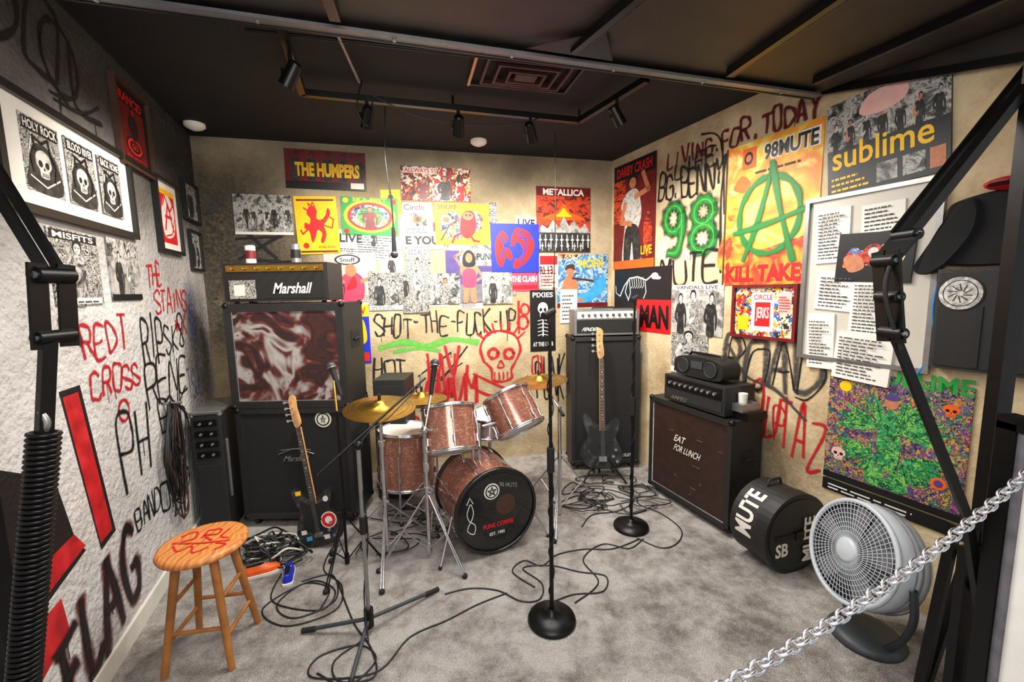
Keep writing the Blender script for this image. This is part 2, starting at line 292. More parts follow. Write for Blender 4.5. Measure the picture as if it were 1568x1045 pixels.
P_('sticker_collage_poster','b',1.53,2.66,2.12,2.38,'colcollage',[('r',.03,.8,.5,.97,'paper'),('t','ALLWAYS 55',.05,.82,.5,.95,'red')]+fig(.3,.05,.6,'darkred','skin',.3)+fig(.62,.05,.7,'bwdark','skin',.3)+fig(.85,.05,.55,'red','lpink',.3))
P_('band_group_photo_poster','b',.25,2.385,.67,2.075,'bwsoft',[('r',0,.8,1,1,'bwphoto')]+sum([fig(.09+.118*i,.12+.06*(i%2),.6,'bwdark' if i%3 else 'bwphoto','bwface',.19) for i in range(8)],[])+sum([fig(.14+.15*i,.03,.5,'bwphoto','bwface',.24) for i in range(6)],[])+[('r',0,0,1,.07,'paper')])
lion=[(.35,.2),(.3,.4),(.2,.45),(.22,.55),(.32,.52),(.35,.62),(.28,.7),(.33,.8),(.45,.84),(.52,.75),(.5,.62),(.62,.6),(.72,.68),(.78,.8),(.84,.72),(.74,.58),(.66,.5),(.7,.35),(.62,.2),(.55,.22),(.6,.36),(.5,.42),(.44,.3)]
P_('yellow_lion_poster','b',.69,2.385,1.01,1.925,'yellow',[('c',lion,'red'),('k',[(.3,.45),(.15,.35),(.1,.42)],.012,'red'),('k',[(.66,.5),(.85,.45),(.9,.6),(.8,.65)],.01,'red'),('k',[(.34,.74),(.22,.8)],.012,'red'),('k',[(.36,.8),(.33,.88),(.4,.84),(.44,.9),(.48,.83)],.008,'red'),('r',.06,.92,.94,.95,'darkred'),('r',.06,.03,.94,.06,'darkred'),('e',.2,.15,.07,.05,'red'),('t','PUNK ROCK',.5,.1,.9,.14,'red')],rot=.03)
P_('reggae_oval_poster','b',1.04,2.39,1.49,2.08,'green',[('e',.5,.5,.46,.43,'yellow'),('e',.5,.5,.40,.37,'red'),('e',.5,.5,.35,.31,'comic'),('e',.5,.5,.22,.24,'psygreen')]+fig(.5,.2,.55,'darkred','skin',.5)+[('t','SKA FEST',.2,.88,.8,.98,'yellow'),('e',.08,.1,.05,.07,'red'),('e',.92,.1,.05,.07,'red'),('e',.08,.9,.05,.07,'yellow'),('e',.92,.9,.05,.07,'red')],rot=-.02)
P_('circle_band_flyer','b',1.53,2.36,1.78,2.08,'paper',[('t','Circle',.05,.78,.75,.95,'pblack'),('r',.2,.3,.8,.68,'bwphoto'),('r',.35,.4,.65,.6,'orange'),('e',.5,.5,.08,.08,'pblack')]+lines(.1,.9,.04,.25,4),rot=.02)
P_('yellow_cartoon_poster','b',1.80,2.365,2.28,2.01,'yellow',[('c',[(.15,.2),(.1,.5),(.3,.8),(.5,.7),(.7,.85),(.9,.6),(.8,.35),(.6,.3),(.4,.12)],'comic'),('c',[(.45,.3),(.5,.75),(.7,.8),(.75,.4),(.6,.15)],'red'),('e',.6,.7,.1,.1,'skin'),('k',[(.1,.1),(.25,.45),(.4,.6)],.012,'pblack'),('k',[(.5,.3),(.35,.2),(.3,.05)],.02,'red'),('k',[(.62,.25),(.7,.1),(.8,.08)],.02,'red'),('e',.2,.6,.1,.12,'paper'),('e',.2,.6,.06,.07,'orange'),('e',.57,.72,.02,.03,'pblack'),('e',.64,.72,.02,.03,'pblack'),('t','SNUFF',.05,.85,.4,.96,'red')])
P_('metal_band_poster','b',2.72,2.54,3.25,1.95,'redfire',[('r',.0,.86,1,1,'darkred'),('t','METALLICA',.12,.87,.88,.97,'paper',.03),('c',[(.5,.75),(.38,.62),(.2,.56),(.15,.5),(.85,.5),(.8,.56),(.62,.62)],'orange'),('c',[(.5,.68),(.42,.6),(.35,.55),(.65,.55),(.58,.6)],'yellow'),('r',0,.0,1,.3,'bwdark'),('p',[(0,.3),(.1,.42),(.2,.36),(.3,.5),(.4,.38),(.5,.55),(.6,.4),(.7,.5),(.8,.36),(.9,.45),(1,.3)],'bwsoft')]+sum([[('r',.06+.1*i-.008,.05+.02*(i%2),.06+.1*i+.008,.27,'paper'),('r',.03+.1*i,.18,.09+.1*i,.2,'paper')] for i in range(10)],[])+sum([[('r',.1+.12*i-.006,.02,.1+.12*i+.006,.14,'offwhite'),('r',.075+.12*i,.09,.125+.12*i,.105,'offwhite')] for i in range(7)],[]))
sw=[('c',[(.12,.2),(.08,.6),(.22,.85),(.35,.7),(.25,.55),(.4,.45),(.42,.25),(.3,.3),(.22,.12)],'red'),('c',[(.5,.9),(.75,.85),(.9,.6),(.8,.3),(.6,.12),(.5,.2),(.66,.4),(.6,.6),(.48,.65)],'red'),('k',[(.2,.3),(.3,.55),(.2,.75)],.016,'blue'),('k',[(.6,.85),(.75,.6),(.7,.45),(.6,.2)],.014,'blue'),('k',[(.85,.7),(.6,.7),(.55,.8)],.012,'blue'),('c',[(.4,.55),(.45,.8),(.5,.6)],'red'),('c',[(.45,.1),(.5,.3),(.58,.1)],'red')]
P_('punk_logo_poster','b',2.29,2.2,2.74,1.765,'blue',sw)
P_('white_setlist','b',1.12,2.10,1.5,1.87,'paper',lines(.08,.9,.1,.9,9)+[('e',.8,.2,.06,.1,'pink')],rot=-.05)
P_('bold_text_flyer','b',1.50,2.12,1.87,1.97,'paper',[('t','E YOU',.12,.25,.9,.75,'pblack',.05)])
P_('tall_sketch_poster','b',1.53,1.99,1.75,1.5,'bwfine',[('r',.1,.85,.9,.97,'paper'),('t','SOCIAL D',.15,.86,.85,.95,'pblack')]+fig(.5,.05,.75,'bwphoto','bwface',.5))
P_('pink_chef_poster','b',.88,1.94,1.29,1.5,'lpink',[('e',.45,.86,.25,.10,'pblack'),('e',.45,.86,.21,.075,'paper'),('t','Snuff',.3,.82,.6,.9,'pblack'),('c',[(.3,.1),(.25,.4),(.4,.6),(.6,.62),(.75,.45),(.7,.1)],'pink'),('e',.5,.66,.11,.12,'skin'),('c',[(.4,.3),(.55,.55),(.6,.35)],'red'),('k',[(.35,.45),(.2,.3),(.3,.2)],.03,'skin'),('k',[(.7,.45),(.85,.5),(.9,.62)],.03,'skin'),('t','FAT',.08,.05,.35,.2,'red')]+lines(.6,.95,.05,.2,4))
P_('live_show_flyer','b',1.22,1.77,1.51,1.45,'bwphoto2',fig(.3,.05,.8,w=.4)+fig(.7,.05,.75,'bwphoto','bwface',.4)+[('r',0,0,1,.12,'paper')]+lines(.05,.95,.02,.12,2))
P_('singer_photo_poster','b',1.88,2.04,2.29,1.5,'purple',[('r',0,.6,1,1,'bwsoft'),('r',0,.6,.3,.85,'purple'),('r',0,.0,1,.3,'grey'),('c',[(.36,.02),(.38,.35),(.3,.5),(.34,.6),(.5,.64),(.66,.6),(.7,.5),(.62,.35),(.66,.02),(.54,.02),(.5,.25),(.46,.02)],'skin'),('k',[(.34,.58),(.2,.75),(.38,.84)],.022,'skin'),('k',[(.66,.58),(.8,.42),(.62,.34)],.022,'skin'),('c',[(.36,.28),(.36,.5),(.5,.56),(.64,.5),(.64,.28),(.5,.24)],'pink'),('c',[(.38,.6),(.38,.78),(.5,.86),(.62,.78),(.62,.6)],'pblack'),('e',.5,.73,.075,.08,'skin')])
P_('live_show_flyer','b',1.73,1.76,2.0,1.49,'bwphoto',fig(.5,.05,.8,'bwphoto2','skin',.5))
P_('live_show_flyer','b',2.2,1.77,2.48,1.48,'bwsoft',fig(.35,.05,.8,w=.35)+fig(.72,.05,.75,'bwphoto2','bwface',.35))
P_('live_show_flyer','b',1.50,1.5,1.72,1.42,'bwphoto2',[])
P_('red_pink_flyer','b',2.45,1.78,2.75,1.59,'pink',[('t','THE CLASH',.1,.45,.9,.75,'paper',.04),('r',.05,.1,.95,.3,'red')])
P_('surf_comic_poster','b',2.92,1.93,3.44,1.43,'surf',[('t','NOFX',.42,.74,.93,.92,'yellow',.03),('c',[(.1,.1),(.3,.2),(.6,.3),(.9,.6),(.95,.35),(.6,.1)],'cyan'),('c',[(.1,.15),(.12,.5),(.25,.6),(.4,.45),(.35,.15)],'skin'),('e',.25,.68,.08,.09,'skin'),('c',[(.15,.7),(.2,.8),(.32,.8),(.34,.7),(.25,.74)],'brown'),('k',[(.3,.55),(.7,.5)],.02,'brown'),('k',[(.15,.2),(.3,.12),(.5,.14)],.03,'skin'),('r',0,.0,1,.08,'darkred'),('r',0,.92,.4,1,'comic')])
P_('black_skeleton_flyer','b',2.65,1.6,2.9,1.02,'pblack',[('t','PIXIES',.1,.88,.9,.96,'paper')]+skull(.5,.68,.2,.12)+[('k',[(.5,.56),(.5,.25)],.012,'paper')]+[('k',[(.3,.5-.06*i),(.5,.52-.06*i),(.7,.5-.06*i)],.006,'paper') for i in range(5)]+[('t','AT THE CLUB',.1,.08,.9,.15,'paper')])
P_('blue_yellow_poster','b',.96,1.5,1.21,1.0,'blue',[('r',0,.8,1,1,'yellow'),('t','SHOW',.1,.83,.9,.96,'red'),('c',[(.1,.3),(.2,.7),(.5,.6),(.8,.75),(.9,.4),(.6,.3),(.4,.4)],'yellow'),('e',.5,.5,.15,.1,'orange'),('r',.05,.03,.95,.18,'red')])
P_('red_small_flyer','b',2.74,1.93,2.93,1.61,'lpink',[('r',.05,.7,.95,.95,'red')]+lines(.1,.9,.08,.6,6,'darkred'))
P_('small_paper_note','b',2.95,1.6,3.12,1.28,'paper',lines(.1,.9,.1,.9,7))
P_('live_singer_poster','r',.05,2.72,.60,1.78,'darkred',[('r',0,.85,1,1,'pblack'),('t','DARBY CRASH',.08,.88,.92,.97,'red'),('r',0,.45,.3,.85,'redfire'),('c',[(.25,.05),(.3,.45),(.2,.6),(.35,.72),(.6,.72),(.7,.5),(.6,.3),(.7,.05)],'bwface'),('e',.48,.81,.12,.065,'pblack'),('e',.48,.795,.085,.05,'skin'),('c',[(.28,.05),(.32,.38),(.62,.38),(.7,.05),(.54,.05),(.48,.25),(.42,.05)],'bwdark'),('k',[(.55,.66),(.85,.7),(.72,.86)],.045,'skin'),('k',[(.3,.62),(.2,.45),(.45,.42)],.045,'skin'),('r',0,.0,1,.08,'orange'),('e',.85,.3,.1,.2,'redfire'),('t','LIVE',.7,.12,.95,.2,'yellow')])
aw=[('r',.0,.0,1,.16,'redpatch'),('c',[(0,.1),(0,.38),(.2,.32),(.4,.24),(.7,.28),(1,.3),(1,.1)],'redpatch'),('t','98MUTE',.42,.835,.98,.96,'paper',.09),('t','98MUTE',.44,.845,.96,.95,'pblack',.035),('e',.12,.52,.08,.05,'redpatch'),('c',[(.1,.7),(.2,.78),(.3,.72),(.25,.66)],'orange')]+lines(.35,.95,.77,.81,1,'brown')
aw+=[('t','KILL TAKES',.05,.02,.95,.14,'red',.05),('r',.2,.82,.35,.96,'orange'),('e',.27,.89,.05,.045,'pblack'),('e',.27,.89,.03,.025,'skin'),('r',0,.0,.02,1,'brown')]
P_('anarchy_band_poster','r',1.28,2.52,1.90,1.61,'warmgrad',aw,off=.006)
P_('concert_crowd_poster','r',1.93,2.57,2.43,2.08,'pblack',[('r',0,.5,1,1,'bwphoto')]+sum([fig(.08+.14*i,.48,.3,'bwdark','skin' if i%2 else 'bwface',.3) for i in range(7)],[])+[('c',[(.3,.8),(.38,.95),(.58,.97),(.7,.9),(.66,.78),(.45,.74)],'lpink'),('t','sublime',.05,.29,.89,.54,'yellow',.012),('r',.45,.05,.62,.24,'bwsoft'),('r',.66,.05,.83,.24,'bwphoto'),('r',.86,.05,.97,.24,'skin')]+lines(.04,.4,.06,.24,3,'yellow'),rot=.07)
dog=[('r',.42,.0,1,.5,'red'),('t','MAN',.5,.06,.97,.42,'pblack',.05),('k',[(.12,.55),(.2,.72),(.3,.84),(.45,.86),(.6,.8),(.68,.86)],.012,'paper'),('e',.74,.86,.06,.05,'paper'),('e',.79,.83,.05,.025,'paper'),('k',[(.28,.82),(.22,.62),(.28,.5)],.01,'paper'),('k',[(.3,.82),(.32,.6),(.28,.48)],.009,'paper'),('k',[(.58,.78),(.6,.62),(.56,.52)],.009,'paper'),('k',[(.05,.3),(.3,.35)],.01,'paper'),('k',[(.12,.55),(.04,.6),(.03,.72)],.007,'paper')]+[('k',[(.34+.04*i,.85),(.36+.04*i,.72),(.33+.04*i,.68)],.006,'paper') for i in range(6)]
P_('skeleton_dog_poster','r',.06,1.78,.80,1.22,'pblack',dog+lines(.05,.35,.05,.25,3,'offwhite'))
P_('boxing_band_flyer','r',.81,1.62,1.30,1.24,'bwsoft',fig(.2,.02,.8,'bwdark','bwface',.3)+fig(.78,.02,.8,'bwdark','bwface',.3)+fig(.48,.02,.86,'bwphoto2','bwface',.35)+[('r',0,.9,1,1,'paper'),('t','VANDALS LIVE',.1,.91,.9,.98,'pblack')])
P_('distorted_face_flyer','r',.82,1.23,1.18,.92,'bwphoto2',fig(.5,.1,1,'bwphoto','bwface',.7)+[('r',0,0,1,.15,'paper'),('t','NO USE',.1,.02,.9,.12,'pblack')])
P_('framed_flyer_collage','r',1.40,1.59,1.80,1.28,'comic',[('r',.3,.1,.68,.9,'paper'),('t','CIRCLE',.33,.75,.65,.86,'red'),('r',.36,.2,.62,.7,'red'),('t','JERKS',.38,.3,.6,.6,'paper'),('r',.05,.1,.25,.4,'yellow'),('r',.75,.5,.95,.9,'lpink')]+lines(.76,.94,.52,.85,6,'red')+lines(.05,.25,.5,.9,5,'red'),frame='darkred',fw=.02)
P_('whiteboard','r',1.86,2.06,2.42,1.20,'board',[],frame='silver',fw=.022)
P_('typed_paper_sheet','r',1.90,2.01,2.07,1.72,'paper',lines(.1,.9,.08,.95,14),rot=.02,off=.02)
P_('typed_paper_sheet','r',1.92,1.67,2.13,1.46,'paper',lines(.1,.9,.08,.9,9),rot=-.08,off=.02)
P_('typed_paper_sheet','r',1.89,1.44,2.03,1.13,'paper',lines(.1,.9,.08,.9,14),rot=.03,off=.02)
P_('typed_paper_sheet','r',2.10,1.62,2.27,1.33,'paper',lines(.1,.9,.08,.95,14),rot=-.04,off=.022)
P_('typed_paper_sheet','r',2.04,1.34,2.30,1.09,'paper',lines(.08,.9,.08,.95,12),rot=-.06,off=.026)
P_('typed_paper_sheet','r',2.12,2.0,2.30,1.86,'paper',lines(.08,.9,.08,.95,6),rot=.03,off=.02)
P_('small_art_poster','r',2.02,1.86,2.35,1.61,'pblack',[('c',[(.1,.3),(.2,.7),(.45,.6),(.7,.8),(.9,.5),(.7,.25),(.4,.35)],'comic'),('c',[(.2,.2),(.1,.5),(.3,.55),(.4,.3)],'skin'),('e',.5,.55,.15,.22,'redfire'),('e',.5,.6,.07,.1,'bwface')],off=.024,rot=-.05)
def feathers(cx,cy,s,ln,up=1):
    out=[]
    for i in range(6):
        a=math.radians(-10+i*17)*up; c_,s_=math.cos(a)*s,math.sin(a); l=ln*(1-.06*i); n_=(-s_*.09,c_*.09*s)
        out.append(('c',[(cx,cy),(cx+c_*l*.5+n_[0]*.5,cy+s_*l*.5+n_[1]*.5),(cx+c_*l,cy+s_*l),(cx+c_*l*.5-n_[0]*.5,cy+s_*l*.5-n_[1]*.5)],'psygreen')); out.append(('k',[(cx+c_*l*.2,cy+s_*l*.2),(cx+c_*l*.9,cy+s_*l*.9)],.003,'pblack'))
    return out
P_('psychedelic_poster','r',2.02,1.14,2.60,.55,'psy',feathers(.55,.55,1,.38)+feathers(.45,.55,-1,.38)+feathers(.6,.3,1,.3,-1)+feathers(.4,.3,-1,.3,-1)+[('c',[(.44,.2),(.42,.5),(.5,.72),(.58,.5),(.56,.2)],'psygreen'),('e',.5,.77,.05,.05,'skin'),('e',.5,.82,.06,.03,'purple'),('c',[(.34,.03),(.44,.2),(.5,.1),(.56,.2),(.66,.03)],'psygreen')]+skull(.12,.2,.06,.06,'lpink')+skull(.88,.8,.05,.05,'orange')+[('e',.85,.2,.05,.05,'orange'),('e',.85,.2,.03,.03,'purple'),('e',.14,.85,.05,.05,'yellow'),('r',0,-.06,1,0,'pblack'),('t','SUBLIME',.35,.93,1,1.06,'green',.03)])
P_('dark_flyer_strip','r',2.02,.505,2.62,.44,'pblack',lines(.05,.9,.2,.8,2,'offwhite'))
def panel(x0,x1,t):
    m_=(x0+x1)/2; w_=(x1-x0); out=[('r',x0,.15,x1,.88,'bwfine'),('c',[(x0+.02,.18),(x0+.03,.4),(x0+w_*.3,.62),(x0+w_*.6,.64),(x1-.03,.5),(x1-.02,.18)],'bwdark')]
    out+=skull(m_,.45,w_*.2,.14,'bwface')+[('k',[(x0+.03,.3),(m_,.22),(x1-.03,.34)],.006,'paper'),('k',[(x0+.04,.55),(x0+w_*.25,.7),(m_,.66)],.005,'paper'),('k',[(m_-.04,.58),(m_-.06,.7),(m_,.66),(m_+.04,.72),(m_+.05,.58)],.010,'pblack'),('k',[(m_-.07,.35),(m_-.08,.5),(m_-.05,.6)],.008,'pblack'),('k',[(m_+.06,.3),(m_+.08,.45),(m_+.05,.58)],.008,'pblack'),('r',x0+.015,.74,x1-.015,.86,'pblack'),('t',t,x0+.02,.755,x1-.02,.845,'paper')]; return out
P_('framed_comic_artwork','l',2.06,2.29,1.17,1.93,'paper',panel(.12,.37,'HOLY ROCK')+panel(.40,.64,'BLOOD RIVER')+panel(.67,.89,'BACK HOME'),frame='pblack',fw=.03)
P_('red_black_band_poster','l',1.21,2.69,.84,2.29,'pblack',[('r',.12,.1,.88,.78,'darkred'),('t','RANCID',.15,.8,.85,.92,'red',.03),('e',.5,.28,.27,.13,'pblack'),('e',.5,.28,.23,.105,'red'),('e',.5,.28,.17,.075,'pblack'),('t','GO',.4,.24,.6,.32,'red')]+fig(.5,.38,.4,'pblack','red',.7)+lines(.2,.8,.12,.16,1,'red'),frame='brown',fw=.015)
P_('framed_red_white_art','l',.82,2.30,.49,1.89,'paper',[('r',.15,.1,.85,.9,'red'),('c',[(.25,.2),(.2,.6),(.5,.85),(.8,.6),(.7,.25)],'paper'),('k',[(.3,.3),(.5,.7),(.7,.3)],.02,'red'),('k',[(.35,.5),(.65,.5)],.02,'red'),('k',[(.25,.65),(.4,.8),(.6,.6),(.75,.7)],.012,'red'),('k',[(.3,.2),(.6,.25),(.8,.5)],.01,'red'),('r',.15,.82,.85,.9,'yellow')],frame='pblack',fw=.022)
P_('framed_dark_photo','l',.33,2.40,.06,2.15,'bwphoto',fig(.5,.1,.8,w=.6),frame='pblack',fw=.016)
P_('framed_dark_photo','l',.28,2.06,.05,1.80,'bwsoft',fig(.35,.1,.8,w=.4)+fig(.7,.1,.7,w=.4),frame='pblack',fw=.016)
P_('bw_punk_flyer','l',1.87,1.87,1.53,1.57,'bwphoto2',[('r',.02,.86,.98,.98,'pblack'),('t','MISFITS',.08,.88,.9,.96,'paper')]+fig(.5,.02,.85,'bwphoto','bwface',.6)+[('r',.05,.02,.95,.1,'paper')]+lines(.1,.9,.03,.1,1))
P_('bw_punk_flyer','l',1.45,1.88,1.14,1.585,'bwsoft',[('r',0,.7,1,1,'bwphoto')]+fig(.3,.1,.7,w=.35)+fig(.65,.1,.75,'bwphoto2','bwface',.35)+[('r',0,0,1,.1,'pblack')])
# ------------------------------------------------------------------ graffiti
FT={'A':'00 26 40|12 32','B':'00 06 36 45 33 03|33 42 30 00','C':'45 36 16 05 01 10 30 41','D':'00 06 26 44 42 20 00','E':'46 06 00 40|03 33','F':'46 06 00|03 33','G':'45 36 16 05 01 10 30 41 43 23','H':'00 06|40 46|03 43','I':'20 26','J':'46 41 30 10 01','K':'00 06|46 03 40','L':'06 00 40','M':'00 06 23 46 40','N':'00 06 40 46','O':'16 05 01 10 30 41 45 36 16','P':'00 06 36 45 44 33 03','R':'00 06 36 45 44 33 03|23 40','S':'45 36 16 05 04 42 41 30 10 01','T':'06 46|26 20','U':'06 01 10 30 41 46','V':'06 20 46','W':'06 10 23 30 46','X':'00 46|06 40','Y':'06 23 46|23 20','Z':'06 46 00 40','8':'23 05 16 36 45 23 01 10 30 41 23','9':'40 45 36 16 05 04 13 43','&':'40 05 16 25 01 10 42','-':'13 33','.':'20 21','*':'11 35|15 31|03 43'}
class Graf:
    def __init__(s,w): s.w=w; s.mb=MB(); s.k=0
    def stroke(s,pts,wd,mt,smooth=True,off=None,drip=.12):
        s.k+=1; of=.0022+s.k*.000007 if off is None else off
        P=cat([(p[0],p[1],0) for p in pts],6) if smooth and len(pts)>2 else [V((p[0],p[1],0)) for p in pts]
        Q=[P[0]]
        for p in P[1:]:
            if (p-Q[-1]).length>.004: Q.append(p)
        P=Q
        if len(P)<2: return
        if len(P)==2: P=[P[0],P[0].lerp(P[1],.5)+V((random.uniform(-.006,.006),random.uniform(-.006,.006),0)),P[1]]
        if off is None and random.random()<drip:
            q=random.choice(P); l=random.uniform(.03,.10); s.stroke([(q.x,q.y),(q.x,q.y-l)],max(.004,wd*.22),mt,drip=0)
        d0=(P[0]-P[1]).normalized()*wd*.5; d1=(P[-1]-P[-2]).normalized()*wd*.5
        P=[P[0]+d0]+P+[P[-1]+d1]; vs=[];al=[];N=len(P); ph=random.uniform(0,6)
        for i,p in enumerate(P):
            t=(P[min(i+1,N-1)]-P[max(i-1,0)]).normalized(); n=V((-t.y,t.x,0)); e=0 if i in(0,N-1) else 1; wv=wd*(1+.22*math.sin(ph+i*.7))
            for q,a in ((-.95,0),(-.3,1),(.3,1),(.95,0)):
                pp=p+n*q*wv; vs.append(WP(s.w,pp.x,pp.y,of)); al.append(a*e)
        s.mb.add(vs,[(4*i+k,4*i+k+1,4*i+4+k+1,4*i+4+k) for i in range(N-1) for k in range(3)],mt,False,al)
    def text(s,t,ua,z0,ub_,z1,wd,mt,j=.35,slope=0):
        n=len(t); cw=(ub_-ua)/n
        for i,ch in enumerate(t):
            if ch not in FT: continue
            jy=random.uniform(-j,j); sc=random.uniform(.85,1.2); sx=random.uniform(.8,1.1); sh=random.uniform(-.15,.25)
            for st in FT[ch].split('|'):
                pts=[]
                for q in st.split():
                    x,y=int(q[0])/4,int(q[1])/6
                    pts.append((ua+cw*(i+.08+(x*.82*sx+(y-.5)*sh)+random.uniform(-.06,.06)),z0+(z1-z0)*(y*sc+jy*.3+random.uniform(-.05,.05))+slope*(i+.5)/n))
                s.stroke(pts,wd,mt,True)
    def loop(s,cu,cz,ru,rz,wd,mt,n=14,a0=0,a1=6.6):
        s.stroke([(cu+ru*math.cos(a0+(a1-a0)*i/n),cz+rz*math.sin(a0+(a1-a0)*i/n)) for i in range(n+1)],wd,mt,drip=0)
    def blob(s,cu,cz,ru,rz,mt,inner=.3,a_=.8):
        n=20; vs=[WP(s.w,cu,cz,.0018)];al=[a_]
        for k in (inner,1):
            for i in range(n):
                a=2*math.pi*i/n; rr=k*(1+random.uniform(-.1,.1)); vs.append(WP(s.w,cu+ru*rr*math.cos(a),cz+rz*rr*math.sin(a),.0018)); al.append(a_ if k<1 else 0)
        s.mb.add(vs,[(0,1+i,1+(i+1)%n) for i in range(n)]+[(1+i,1+n+i,1+n+(i+1)%n,1+(i+1)%n) for i in range(n)],mt,False,al)
g=Graf('b')
g.text('SHOT-THE-FUCK-UP',1.25,1.22,2.52,1.40,.011,'s_black')
g.stroke([(1.28,1.12),(1.5,1.16),(1.7,1.12),(1.9,1.17),(2.15,1.13)],.036,'s_lgreen'); g.stroke([(1.4,1.08),(1.6,1.1),(1.8,1.07)],.022,'s_lgreen')
g.text('HOT',1.22,.86,1.5,1.02,.012,'s_black'); g.text('SEAT',1.33,.64,1.62,.77,.012,'s_black')
g.stroke([(1.9,1.05),(1.6,.85)],.010,'s_black'); g.stroke([(2.05,1.1),(1.8,.8)],.010,'s_black'); g.stroke([(1.75,.8),(2.0,.95)],.009,'s_black')
g.text('WV',1.68,.84,2.0,1.1,.018,'s_red'); g.text('AWVM',1.62,.58,2.15,.82,.022,'s_red',.5); g.text('VWI',1.66,.6,2.1,.95,.018,'s_red',.5); g.blob(1.85,.75,.25,.2,'s_red',.3,.45)
sk=[(2.2,.95),(2.17,1.08),(2.24,1.2),(2.37,1.23),(2.5,1.18),(2.55,1.05),(2.5,.93),(2.46,.86),(2.46,.78),(2.38,.75),(2.28,.77),(2.27,.87),(2.2,.95)]
g.stroke(sk,.017,'s_red'); g.loop(2.29,1.02,.045,.045,.022,'s_red'); g.loop(2.44,1.01,.045,.045,.022,'s_red'); g.stroke([(2.36,.95),(2.33,.89),(2.39,.89),(2.36,.95)],.012,'s_red')
for i in range(4): g.stroke([(2.3+.04*i,.84),(2.3+.04*i,.77)],.010,'s_red')
for a in (-.9,-.6,-.3,0,.3,.6,.9): g.stroke([(2.37+.2*math.sin(a),1.05+.17*math.cos(a)),(2.37+.29*math.sin(a),1.05+.26*math.cos(a))],.013,'s_red')
g.stroke([(2.08,.72),(2.3,.62),(2.62,.78)],.018,'s_red'); g.stroke([(2.62,.62),(2.4,.68),(2.1,.84)],.016,'s_red')
g.loop(2.58,1.3,.05,.06,.015,'s_red'); g.loop(2.6,1.42,.04,.05,.015,'s_red'); g.stroke([(2.54,1.5),(2.54,1.2)],.015,'s_red')
g.text('X',.27,1.87,.56,2.06,.018,'s_black'); g.stroke([(.25,2.04),(.58,2.06)],.014,'s_black'); g.stroke([(.3,1.88),(.55,1.87)],.014,'s_black')
g.blob(.2,2.1,.7,.6,'s_grey'); g.blob(.3,1.5,.8,.7,'s_grey'); g.text('VOID',1.3,.3,1.9,.5,.014,'s_red'); g.blob(2.2,.25,.8,.25,'s_grey',.3,.3)
g.text('PUNK',2.7,.55,3.0,.95,.012,'s_black'); g.text('OI',2.66,.8,2.8,.95,.012,'s_red')
g.mb.build('spray_graffiti')
g=Graf('r')
g.text('LIVING.FOR.TODAY',.72,2.54,1.88,2.66,.014,'s_dred',.25,0)
g.blob(1.0,2.5,.3,.1,'s_grey',.3,.5); g.text('LIFE',.8,2.45,1.2,2.56,.010,'s_black'); g.stroke([(1.05,2.7),(1.22,2.6),(1.27,2.1)],.010,'s_black')
g.text('BG.BENNY',.63,2.3,1.26,2.47,.014,'s_black')
for mt,w_ in (('s_black',.066),('s_green',.044),('s_lgreen',.006)):
    g.loop(.80,2.14,.085,.10,w_,mt); g.stroke([(.885,2.16),(.885,2.0),(.84,1.88),(.75,1.88)],w_,mt,drip=0)
    g.loop(1.09,2.15,.085,.085,w_,mt); g.loop(1.09,1.96,.10,.095,w_,mt)
g.text('MUTE',.66,1.64,1.26,1.83,.016,'s_black'); g.stroke([(1.27,2.5),(1.24,2.2),(1.26,1.7)],.014,'s_black')
g.text('ROAD',1.32,.93,1.98,1.24,.026,'s_grey',.4); g.text('ROAD',1.34,.95,2.0,1.22,.008,'s_black',.4); g.text('OUTAZ',1.55,.62,2.02,.92,.014,'s_red',.4,-.1); g.text('RIP',1.5,.62,1.8,.8,.009,'s_red'); g.text('SKATE',1.3,.75,1.6,.9,.008,'s_black')
g.stroke([(1.35,1.2),(1.5,1.0),(1.7,.95),(1.9,.8)],.016,'s_grey'); g.blob(1.6,.45,.5,.4,'s_grey',.3,.35)
a=[(1.60+.2*math.cos(t*.45),2.04+.235*math.sin(t*.45)) for t in range(15)]; of=.0135
g.stroke(a,.026,'s_green',True,of); g.stroke([(1.44,1.77),(1.53,2.0),(1.62,2.35)],.026,'s_green',True,of+.0002); g.stroke([(1.61,2.36),(1.68,2.05),(1.77,1.75)],.026,'s_green',True,of+.0003); g.stroke([(1.36,1.95),(1.6,1.99),(1.86,2.05)],.026,'s_green',True,of+.0004)
g.mb.build('spray_graffiti')
g=Graf('l')
g.text('DOL',2.1,2.44,1.3,2.72,.016,'s_black',.3); g.loop(1.62,2.56,.12,.14,.015,'s_black'); g.stroke([(1.35,2.48),(1.5,2.4),(1.7,2.38)],.012,'s_black'); g.stroke([(1.66,2.44),(1.66,2.36)],.011,'s_black'); g.stroke([(1.6,2.4),(1.72,2.4)],.011,'s_black')
g.text('THE',1.04,1.66,.84,1.77,.011,'s_red'); g.text('STAINS',.98,1.51,.45,1.64,.011,'s_red'); g.text('*X',.72,1.36,.5,1.48,.012,'s_red')
g.text('REDT',1.74,1.34,1.34,1.48,.012,'s_red'); g.text('CROSS',1.72,1.16,1.26,1.28,.012,'s_red'); g.loop(1.47,1.06,.05,.05,.012,'s_red'); g.stroke([(1.86,1.52),(1.74,1.42)],.03,'s_dred')
g.text('RIP',1.2,1.24,.92,1.46,.013,'s_black'); g.text('RENE',1.22,1.0,.58,1.2,.013,'s_black'); g.text('SK8',.9,1.26,.56,1.44,.011,'s_black'); g.text('BNK',1.1,.82,.62,.98,.010,'s_black')
